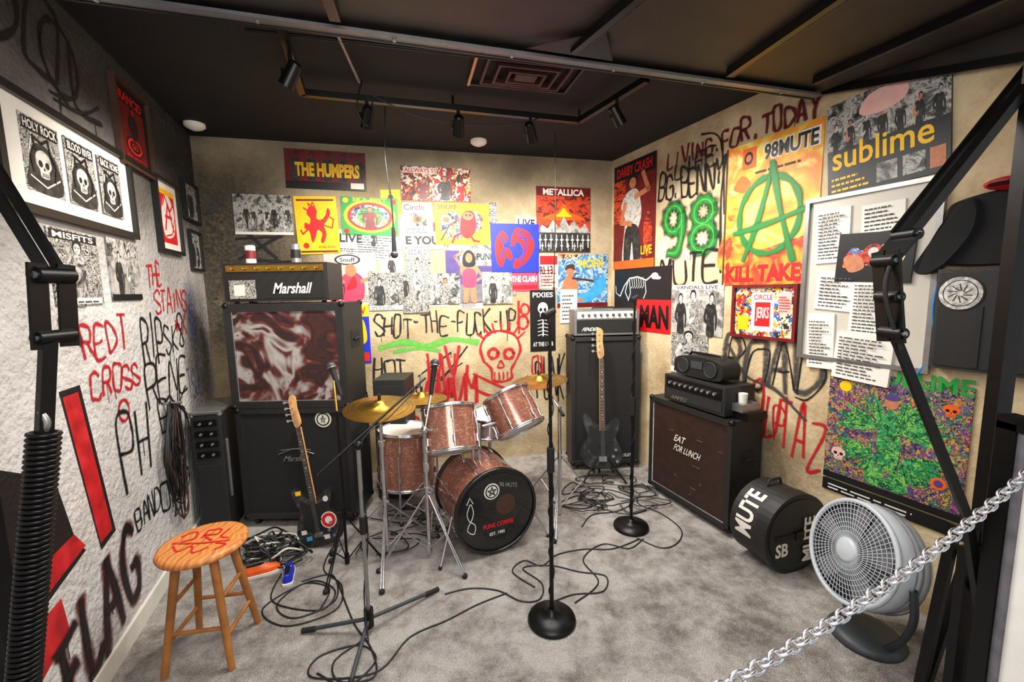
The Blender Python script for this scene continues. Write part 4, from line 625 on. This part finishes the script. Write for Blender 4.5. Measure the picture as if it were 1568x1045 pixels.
# ------------------------------------------------------------------ mic stands
def mic(mb,p,d):
    p=V(p);d=V(d).normalized(); mb.cyl(p-d*.16,p,.011,'rubber',.017,14); mb.sph(p+d*.02,.026,'fangrey',seg=14,rg=10); mb.torus(p+d*.012,d,.025,.003,'chrome',16,6)
def rstand(name,x,y,h):
    mb=MB(); mb.lathe([(.115,0),(.118,.008),(.112,.022),(.06,.034),(.025,.045),(.02,.06),(0,.062)],(x,y,0),(0,0,1),'blackmetal',36)
    mb.cyl((x,y,.05),(x,y,h*.56),.0105,'blackmetal'); mb.cyl((x,y,h*.52),(x,y,h*.60),.018,'rubber'); mb.cyl((x,y,h*.56),(x,y,h),.008,'blackmetal')
    mb.cyl((x,y,h-.01),(x,y+.0,h+.03),.012,'rubber'); mb.cyl((x-.03,y-.03,h+.025),(x+.02,y+.02,h+.045),.017,'rubber',.014,14)
    mb.tube([(x+.013*math.cos(i*.5),y+.013*math.sin(i*.5),.06+i*.016) for i in range(int((h-.12)/.016))],.0032,'cablemat',6)
    return mb.build(name)
rstand('microphone_stand',.17,1.89,1.46); rstand('microphone_stand',.78,2.69,1.50)
mb=MB(); c=V((-.70,1.84,0))
for e in ((-1.02,1.84),(-.42,2.11),(-.68,1.50)):
    e=V((*e,.012)); mb.cyl(c+V((0,0,.07)),e,.009,'fangrey'); mb.cyl(c+(e-c)*.8+V((0,0,.012)),e,.012,'rubber')
mb.cyl(c+V((0,0,.03)),c+V((0,0,.12)),.022,'blackmetal'); mb.cyl(c+V((0,0,.05)),c+V((0,0,.9)),.0095,'silver'); mb.cyl(c+V((0,0,.5)),c+V((0,0,.58)),.016,'rubber'); mb.sph(c+V((0,0,.92)),.02,'blackmetal')
mb.cyl(c+V((-.12,-.15,.85)),c+V((.22,.45,1.13)),.006,'blackmetal'); mic(mb,c+V((.26,.52,1.18)),(.1,.2,.8)); mb.tube(cat([c+V((.2,.42,1.1)),c+V((.1,.2,1.0)),c+V((.0,.02,.9)),c+V((.02,0,.5)),c+V((-.015,0,.2)),c+V((.03,-.1,.03))],8),.0035,'cablemat',6)
mb.build('boom_microphone_stand')
mb=MB(); c=V((-.98,2.30,0)); tripod(mb,c,.34,.2,(2.4,4.5,.4),.008,'blackmetal'); mb.cyl(c+V((0,0,.04)),c+V((0,0,.95)),.008,'blackmetal'); mb.cyl(c+V((0,0,.93)),c+V((-.05,.1,1.10)),.006,'gold'); mic(mb,c+V((-.07,.14,1.16)),(-.3,.2,.8)); mb.build('boom_microphone_stand')
mb=MB(); mb.tube(cat([(-.80,2.93,2.8),(-.82,2.95,2.5),(-.80,2.97,2.2),(-.80,2.98,2.0)],6),.005,'cablemat'); mic(mb,(-.80,2.98,1.88),(0,0,-1)); mb.build('hanging_microphone')
mb=MB(); mb.tube(cat([(.36,3.45,2.8),(.36,3.45,2.2),(.345,3.45,1.62)],6),.004,'cablemat'); mb.cyl((.345,3.45,1.62),(.345,3.45,1.55),.009,'rubber'); mb.build('hanging_cable')
mb=MB(); mb.tube(cat([(-.80,2.63,2.75),(-.55,2.72,2.66),(-.2,2.83,2.64),(.1,2.9,2.68),(.25,2.95,2.74)],6),.004,'cablemat'); mb.tube(cat([(-.82,2.55,2.79),(-.84,2.5,2.62),(-.80,2.55,2.55),(-.78,2.6,2.7)],6),.004,'cablemat'); mb.build('lighting_cable')
# ------------------------------------------------------------------ stool
mb=MB(); sc=V((-1.38,1.76,0)); mb.lathe([(0,.49),(.15,.49),(.168,.498),(.172,.508),(.166,.522),(.15,.526),(0,.524)],sc,(0,0,1),'woodseat',40)
leg=[]
for a in (-2.2,-.63,.94,2.51):
    t=sc+V((.10*math.cos(a),.10*math.sin(a),.49)); e=sc+V((.185*math.cos(a),.185*math.sin(a),0)); leg.append((t,e)); mb.cyl(e,t,.014,'wood',.018,14)
for i in range(4):
    for z in ((.14,.30) if i%2 else (.18,)):
        k=1-z/.49; p=leg[i][0].lerp(leg[i][1],k); q=leg[(i+1)%4][0].lerp(leg[(i+1)%4][1],k); mb.cyl(p,q,.009,'wood',None,10)
mb.M=Matrix.Translation(sc+V((0,0,.5275)))
for pts in ([(-.12,.03),(-.08,.07),(-.05,.02),(-.09,-.01)],[(-.03,.08),(-.02,.02)],[(-.03,.08),(.02,.09),(.03,.05),(-.02,.04),(.04,.0)],[(.06,.09),(.06,.03),(.1,.02)],[(-.1,-.04),(-.05,-.08),(-.02,-.04),(.02,-.09),(.06,-.05)],[(.07,-.02),(.12,-.03),(.1,-.07)],[(-.12,-.02),(.0,-.02),(.12,.0)]):
    P=cat([(a,b_,0) for a,b_ in pts],5)
    for a,b_ in zip(P[:-1],P[1:]):
        if (a-b_).length>1e-4: mb.beam(a,b_,.008,.001,'red')
mb.build('wooden_stool')
# ------------------------------------------------------------------ drum case
mb=MB(); fx=V((1.565,2.22,.225)); ad=V((-.30,.954,0)).normalized(); s3=V((ad.y,-ad.x,0))
Mx=Matrix((s3,V((0,0,1)),-ad)).transposed().to_4x4(); mb.M=Matrix.Translation(fx)@Mx
R=.225; pts=[(R*math.cos(a),max(R*math.sin(a),-R*.985)) for a in [2*math.pi*i/44 for i in range(44)]]
mb.ext(pts,-.24,0,'tolex'); mb.ext([(p[0]*1.03,max(p[1]*1.03,-R)) for p in pts],-.065,.006,'black'); mb.ext([(p[0]*.9,p[1]*.9) for p in pts],.006,.012,'tolex')
mb.box((-.16,-.01,.012),(.16,.015,.02),'rubber'); mb.box((-.03,-.02,.018),(.03,.025,.026),'blackmetal')
vs,fs=text2d('SB',.03); mb.add([(-.16+.09*a,-.11+.08*b_,.0145) for a,b_ in vs],fs,'offwhite')
vs,fs=text2d('MUTE',.03); mb.add([(.11-.08*b_,-.16+.26*a,.0215) for a,b_ in vs],fs,'offwhite')
vs,fs=text2d('MUTE',.03)
mb.add([((R+.002)*math.cos(math.radians(190-a*70)),(R+.002)*math.sin(math.radians(190-a*70)),-.09-.11*b_) for a,b_ in vs],fs,'offwhite')
mb.tube([(-.05,R+.0,-.15),(-.04,R+.03,-.15),(.04,R+.03,-.15),(.05,R,-.15)],.008,'rubber')
mb.build('drum_case')
# ------------------------------------------------------------------ fan
mb=MB(); fc=V((1.50,1.76,.42)); fn=V((-.955,-.02,.27)).normalized()
mb.lathe([(.215,.01),(.225,.0),(.225,-.05),(.215,-.12),(.18,-.18),(.11,-.22),(.05,-.235),(0,-.24)],fc,fn,'fanwhite',48)
for k in (-.06,-.09,-.12): mb.torus(fc+fn*k,fn,.224-.05*abs(k+.06),.003,'grey',44,5)
Q=frameZ(fn)
for r_ in (.20,.18,.16,.14,.12,.10,.08): mb.torus(fc+fn*(.022+.014*(1-r_/.2)),fn,r_,.0014,'fanwhite',44,5)
mb.torus(fc+fn*.012,fn,.217,.011,'fanwhite',48,8)
for i in range(64):
    a=2*math.pi*i/64; p=Q@V((math.cos(a),math.sin(a),0)); p2=Q@V((math.cos(a+.35),math.sin(a+.35),0)); mb.cyl(fc+fn*.034+p*.05,fc+fn*.018+p2*.213,.0015,'fanwhite',None,5,False)
mb.lathe([(0,.045),(.04,.043),(.055,.035),(.055,.02)],fc,fn,'fanwhite',24)
for i in range(5):
    a=2*math.pi*i/5; vs=[]
    for rr,da,zz in ((.03,0,.002),(.19,.1,.006),(.2,.55,.0),(.12,.75,-.002),(.03,.6,.0)): vs.append(fc+fn*.005+Q@V((rr*math.cos(a+da),rr*math.sin(a+da),zz)))
    mb.add(vs,[(0,1,2,3,4)],'grey')
mb.lathe([(0,.0105),(.213,.0105),(.213,.0),(0,.0)],fc-fn*.012,fn,'fangrey',32)
sd=V((0,0,1)).cross(fn).normalized(); bc=V((fc.x+.09,fc.y+.0,0))
for s_ in (-1,1): mb.tube(cat([fc+sd*s_*.232-fn*.05,fc+sd*s_*.235-fn*.06-V((0,0,.12)),bc+sd*s_*.17+V((0,0,.14)),bc+sd*s_*.10+V((0,0,.03))],6),.014,'fangrey')
mb.lathe([(0,0),(.14,0),(.145,.015),(.125,.035),(.07,.05),(0,.055)],bc,(0,0,1),'fangrey',36)
mb.build('floor_fan')
# ------------------------------------------------------------------ cables on the floor
mb=MB()
def cab(pts,r=.004,mt='cablemat'): mb.tube(cat([(p[0],p[1],r+(p[2] if len(p)>2 else 0)) for p in pts],8),r,mt,6)
cab([(-1.35,2.27),(-1.28,2.05),(-1.0,1.98),(-.98,2.12),(-1.15,2.2),(-1.3,2.0),(-1.12,1.88),(-.92,1.98),(-.96,2.16),(-1.12,2.3),(-1.16,2.5)])
cab([(-1.2,2.2),(-1.05,2.25),(-.95,2.05),(-1.1,1.93),(-1.24,2.02),(-1.18,2.18),(-1.02,2.14),(-1.0,1.98)])
cab([(-.85,1.62),(-.7,1.56),(-.62,1.68),(-.72,1.76),(-.88,1.7),(-.86,1.6),(-.6,1.62),(-.5,1.8),(-.34,1.9),(-.2,2.0),(-.05,2.08)]); cab([(-.7,1.8),(-.8,1.68),(-.74,1.58),(-.6,1.6),(-.66,1.74),(-.8,1.9),(-1.0,2.2)])
cab([(-.38,2.08),(-.25,2.12),(-.1,2.1),(.02,2.02),(.12,2.03),(.14,2.15),(.04,2.28),(.2,2.3),(.36,2.24),(.5,2.2),(.46,2.08),(.3,2.06),(.17,2.0)])
cab([(.78,2.56),(.9,2.45),(1.02,2.5),(1.1,2.65),(1.04,2.85),(.92,3.0),(.98,3.15)]); cab([(.8,2.55),(.6,2.45),(.42,2.45),(.25,2.4),(.15,2.3),(.05,2.35),(-.02,2.25),(.1,2.12)])
cab([(.3,2.0),(.45,2.15),(.4,2.35),(.55,2.5),(.7,2.45),(.82,2.55)]); cab([(.95,2.9),(.8,2.85),(.62,2.95),(.5,3.1),(.6,3.25),(.8,3.2),(.9,3.05),(.75,2.9),(.55,2.85),(.45,2.7)])
for k in range(16):
    cx_,cy_=random.uniform(.42,1.0),random.uniform(2.9,3.4); a0=random.uniform(0,6)
    cab([(cx_+random.uniform(.05,.2)*math.cos(a0+i*.9),cy_+random.uniform(.04,.12)*math.sin(a0+i*.9),.004*k*.4) for i in range(8)],.004,'cablemat' if k%4 else 'fangrey')
for k in range(12):
    a0=random.uniform(0,6); cx_,cy_=random.uniform(-.95,.1),random.uniform(2.5,3.0); cab([(cx_+random.uniform(.05,.25)*math.cos(a0+i*.9),cy_+random.uniform(.05,.15)*math.sin(a0+i*.9),.002*k) for i in range(7)])
mb.build('floor_cables')
mb=MB()
for k in range(22):
    u=1.02+random.uniform(-.13,.13); z1=.98+random.uniform(-.03,.02); z0=.25+random.uniform(0,.4); w_=random.uniform(.03,.12)
    P=[(u*.3+.7*1.02,z1),(u-w_,(z0+z1)/2+.1),(u-w_*.7,z0+.08),(u,z0),(u+w_*.7,z0+.09),(u+w_,(z0+z1)/2),(u*.3+.7*1.02,z1-.02)]
    mb.tube(cat([WP('l',a,b_,.03+.03*random.random()) for a,b_ in P],7),.0045,'cablemat' if k%5 else 'brown',6)
mb.cyl(WP('l',1.02,.98,0),WP('l',1.02,.98,.09),.008,'silver'); mb.build('hanging_cable_bundle')
mb=MB()
for k in range(22):
    a0=random.uniform(0,6); cx_,cy_=-1.47+random.uniform(-.14,.14),2.46+random.uniform(-.08,.08)
    mt=random.choice(['cablemat','cablemat','cablemat','cablemat','silver','offwhite','fangrey'])
    mb.tube(cat([(cx_+random.uniform(.04,.15)*math.cos(a0+i),cy_+random.uniform(.03,.1)*math.sin(a0+i),.01+random.uniform(0,.09)) for i in range(8)],5),.006,mt,6)
mb.build('cable_pile')
def shoe(name,c,rz,mt,sole,sc=.75):
    mb=MB(); mb.M=Matrix.Translation(c)@Matrix.Rotation(rz,4,'Z')@Matrix.Scale(sc,4)
    o=cat([(a,b_,0) for a,b_ in [(-.12,-.03),(-.05,-.04),(.06,-.045),(.13,-.02),(.13,.02),(.06,.04),(-.05,.03),(-.12,.03)]],4,True); n=len(o); rings=[]
    for z,f,sh in ((0,1,0),(.02,1.02,0),(.022,.95,0),(.05,.85,-.01),(.075,.55,-.045),(.085,.45,-.05)): rings.append([(p.x*f+sh,p.y*f,z) for p in o])
    for i in range(5):
        mb.add(rings[i]+rings[i+1],[(k,(k+1)%n,n+(k+1)%n,n+k) for k in range(n)],sole if i<2 else mt,True)
    mb.add(rings[-1],[tuple(range(n))],'pblack')
    for i in range(4): mb.cyl((.0+.02*i,-.025,.074-.007*i),(.0+.02*i,.025,.074-.007*i),.004,'white',None,6)
    mb.build(name)
shoe('sneaker',(-1.46,2.28,0),.5,'orange','white'); shoe('sneaker',(-1.30,2.25,0),2.0,'blue','white')
# ------------------------------------------------------------------ door hardware at the opening
mb=MB(); p=[V((-1.40,1.16,1.98)),V((-1.20,1.113,1.66)),V((-1.205,1.10,1.50)),V((-1.216,1.066,1.252)),V((-1.278,.99,.614)),V((-1.335,.91,.0))]
mb.beam(p[0],p[1],.010,.032,'blackmetal'); mb.beam(p[0]+V((.0,.05,-.02)),p[1]+V((0,.05,-.02)),.010,.03,'blackmetal')
for q in (-.02,.05): mb.beam(p[1]+V((0,q,.03)),p[2]+V((0,q,-.03)),.008,.045,'blackmetal',(0,1,0))
mb.cyl(p[1]+V((0,-.03,0)),p[1]+V((0,.06,0)),.022,'blackmetal'); mb.cyl(p[2]+V((0,-.03,0)),p[2]+V((0,.06,0)),.018,'blackmetal'); mb.cyl(p[1]+V((0,-.035,0)),p[1]+V((0,-.03,0)),.010,'silver'); mb.cyl(p[2]+V((0,-.035,0)),p[2]+V((0,-.03,0)),.008,'silver')
mb.beam(p[2],p[3],.022,.03,'blackmetal'); mb.tube(cat([p[3]+V((0,0,.06)),p[3]+V((.012,0,.03)),p[3],p[3]+V((-.01,0,-.02))],4),.008,'silver')
d=(p[5]-p[3]); n=46; mb.cyl(p[3],p[5],.024,'rubber')
for i in range(n*2): mb.torus(p[3]+d*(i/(n*2)),d,.029,.0058,'blackmetal',18,6)
mb.beam((-1.49,1.13,2.0),(-1.49,1.13,0),.04,.05,'blackmetal',(0,1,0)); mb.beam(p[0],(-1.49,1.13,2.0),.03,.03,'blackmetal')
mb.build('door_spring_arm')
mb=MB(); p=[V((1.78,1.43,2.40)),V((1.217,1.327,1.748)),V((1.15,1.318,1.67)),V((1.168,1.291,1.451)),V((1.383,1.225,.891)),V((1.58,1.2,.0))]
mb.beam(p[0],p[1],.03,.03,'blackmetal'); mb.beam(p[0]+V((0,.04,0)),p[1]+V((0,.04,0)),.008,.05,'blackmetal')
for q in (-.02,.03): mb.beam(p[1]+V((0,q,.0)),p[2]+V((0,q,0)),.008,.05,'blackmetal',(0,1,0)); mb.beam(p[2]+V((0,q,.03)),p[3]+V((0,q,-.03)),.008,.045,'blackmetal',(0,1,0))
mb.beam(p[3],p[4],.022,.022,'blackmetal'); mb.beam(p[4],p[5],.022,.022,'blackmetal')
for q in (p[1],p[2],p[3],p[2].lerp(p[3],.5)): mb.cyl(q-V((0,.035,0)),q+V((0,.04,0)),.018,'blackmetal'); mb.cyl(q-V((0,.04,0)),q-V((0,.035,0)),.008,'silver')
mb.tube(cat([p[2]+V((0,-.02,0)),p[2]+V((-.02,-.03,-.1)),p[3]+V((.01,-.02,-.05))],5),.006,'rubber')
mb.beam((1.62,1.38,0),(1.62,1.38,2.3),.05,.04,'blackmetal',(0,1,0)); mb.beam((1.50,1.36,.78),(1.40,1.34,.0),.03,.02,'blackmetal'); mb.beam((1.60,1.38,.75),(1.42,1.34,.12),.03,.02,'blackmetal'); mb.beam((1.36,1.33,.02),(1.65,1.40,.02),.06,.04,'blackmetal'); mb.beam((1.47,1.25,.62),(1.62,1.38,.7),.03,.03,'blackmetal'); mb.beam((1.46,1.28,.0),(1.46,1.28,.75),.03,.03,'blackmetal',(0,1,0))
mb.build('door_spring_arm')
mb=MB(); mb.box((1.425,.62,0),(1.78,1.15,1.18),'white'); mb.build('wall_front')
mb=MB(); mb.box((1.41,1.15,0),(1.46,1.20,1.22),'blackmetal'); mb.box((1.41,.62,1.18),(1.79,1.20,1.20),'blackmetal'); mb.box((1.417,1.128,0),(1.4255,1.15,1.18),'grey'); mb.build('trim_1')
def wbox(mb,u0,u1,z0,z1,o0,o1,mt):
    vs=[WP('r',u0,z0,o0),WP('r',u1,z0,o0),WP('r',u1,z1,o0),WP('r',u0,z1,o0),WP('r',u0,z0,o1),WP('r',u1,z0,o1),WP('r',u1,z1,o1),WP('r',u0,z1,o1)]
    mb.add(vs,[(0,3,2,1),(4,5,6,7),(0,1,5,4),(1,2,6,5),(2,3,7,6),(3,0,4,7)],mt)
mb=MB(); wbox(mb,2.46,2.95,1.22,1.66,.002,.07,'tolex'); wbox(mb,2.475,2.935,1.235,1.645,.07,.078,'black')
c0=WP('r',2.545,1.555,.078); mb.cyl(c0,c0+nr*.004,.075,'pblack',None,32); mb.cyl(c0+nr*.004,c0+nr*.006,.07,'patch',None,32); mb.torus(c0+nr*.006,nr,.055,.002,'pblack',32,6)
for i in range(10): a=i*.628; mb.cyl(c0+nr*.0065+ur*.012*math.cos(a)+V((0,0,.012*math.sin(a))),c0+nr*.0065+ur*.04*math.cos(a+.4)+V((0,0,.04*math.sin(a+.4))),.0022,'pblack',None,5)
wbox(mb,2.60,2.62,1.24,1.5,.078,.083,'rubber'); mb.build('amplifier_case',bevel=.008)
# black jacket hung flat above the case: shoulders, body and a folded sleeve
mb=MB(); mat('cloth','#0f0f10',.9,bump=.5,bscale=18)
def cloth(o,o0,o1):
    P=cat([(a,b,0) for a,b in o],5,True); n=len(P); cu=sum(q.x for q in P)/n; cz=sum(q.y for q in P)/n; rings=[]
    for f,of in ((1,o0),(1.0,o1*.7),(.96,o1)): rings.append([WP('r',cu+(q.x-cu)*f,cz+(q.y-cz)*f,of+(.004*math.sin(i*1.1) if of>o0 else 0)) for i,q in enumerate(P)])
    for i in range(2): mb.add(rings[i]+rings[i+1],[(k,(k+1)%n,n+(k+1)%n,n+k) for k in range(n)],'cloth',True)
    mb.add(rings[-1],[tuple(range(n))],'cloth')
cloth([(2.44,1.72),(2.45,1.90),(2.52,1.96),(2.75,1.98),(2.98,1.96),(3.02,1.80),(3.0,1.68),(2.7,1.67),(2.5,1.675)],.006,.045)
cloth([(2.37,1.66),(2.42,1.78),(2.50,1.93),(2.56,1.94),(2.56,1.82),(2.48,1.68),(2.42,1.64)],.046,.075)
mb.build('black_jacket')
mb=MB(); cc=WP('r',2.66,1.99,.06); mb.sph(cc,.085,'red',(1,1,.30)); bl=cat([(a,b_,0) for a,b_ in [(-.08,0),(-.08,-.1),(0,-.14),(.08,-.1),(.08,0)]],4); 
mb.M=Matrix.Translation(cc+V((0,0,-.012)))@Matrix.Rotation(math.radians(-40),4,'Z'); mb.ext([(q.x,q.y-.04) for q in bl],-.003,.003,'darkred'); mb.M=Matrix.Identity(4); mb.sph(cc+V((0,0,.026)),.007,'paper'); mb.cyl(WP('r',2.66,2.0,0),WP('r',2.66,2.0,.05),.008,'silver'); mb.build('baseball_cap')
mb=MB(); mb.tube(cat([WP('r',2.46,1.75,.02),WP('r',2.44,1.5,.03),WP('r',2.45,1.3,.02),WP('r',2.40,1.16,.03)],6),.004,'bluecable'); mb.build('blue_cable')
# ------------------------------------------------------------------ chain
mb=MB(); dirh=V((.943,.333,0)).normalized(); c0=V((.0,.45,1.000))
def cp(s): return c0+dirh*s+V((0,0,.181*s*s))
k=0; s=-1.17
while s<1.50:
    a=cp(s); t=(cp(s+.01)-cp(s-.01)).normalized(); side=t.cross(V((0,0,1))).normalized(); n2=side.cross(t)
    w=(side if k%2 else n2); w=(w*.85+(n2 if k%2 else -side)*.5).normalized(); pts=[]
    for i in range(14):
        an=2*math.pi*i/14; cx_=math.cos(an); pts.append(a+t*(.0135*(abs(cx_)**.75)*(1 if cx_>0 else -1))+w*.0085*math.sin(an))
    mb.tube(pts,.0027,'chainsteel',6,True); s+=.0185; k+=1
mb.build('barrier_chain')
mb=MB(); e=cp(1.50)+V((.03,.01,0)); mb.cyl((e.x,e.y,1.20),(e.x,e.y,e.z+.03),.014,'blackmetal'); mb.sph((e.x,e.y,e.z+.04),.02,'blackmetal'); mb.cyl((e.x,e.y,1.20),(e.x,e.y,1.205),.03,'blackmetal'); mb.build('chain_hook_post')
# ------------------------------------------------------------------ lights, world, camera
def area(name,loc,tgt,sz,en,col=(1,.97,.93)):
    l=bpy.data.lights.new(name,'AREA'); l.energy=en; l.size=sz; l.color=col; o=bpy.data.objects.new(name,l); bpy.context.collection.objects.link(o); o.location=loc; o.rotation_euler=(V(tgt)-V(loc)).to_track_quat('-Z','Y').to_euler()
area('fill_light',(.1,2.4,2.50),(.1,2.4,0),1.3,68); area('fill_light',(0,.3,2.35),(0,2.6,.9),1.2,56)  # added soft fill below ceiling and door panel to brighten the room, no fixture
w=bpy.data.worlds.new('w'); bpy.context.scene.world=w; w.use_nodes=True; bg=w.node_tree.nodes['Background']; bg.inputs[0].default_value=(.98,.99,1,1); bg.inputs[1].default_value=.78
bpy.context.scene.view_settings.view_transform='Standard'
cd=bpy.data.cameras.new('camera'); co_=bpy.data.objects.new('camera',cd); bpy.context.collection.objects.link(co_); bpy.context.scene.camera=co_
cd.sensor_width=36; cd.lens=14.923; cd.clip_start=.02
p=math.radians(6.8); r=math.radians(1.0); F=V((0,math.cos(p),-math.sin(p))); R0=V((1,0,0)); U0=V((0,math.sin(p),math.cos(p)))
Rr=R0*math.cos(r)-U0*math.sin(r); U=R0*math.sin(r)+U0*math.cos(r)
M=Matrix((Rr,U,-F)).transposed().to_4x4(); M.translation=V((0,0,1.6)); co_.matrix_world=M
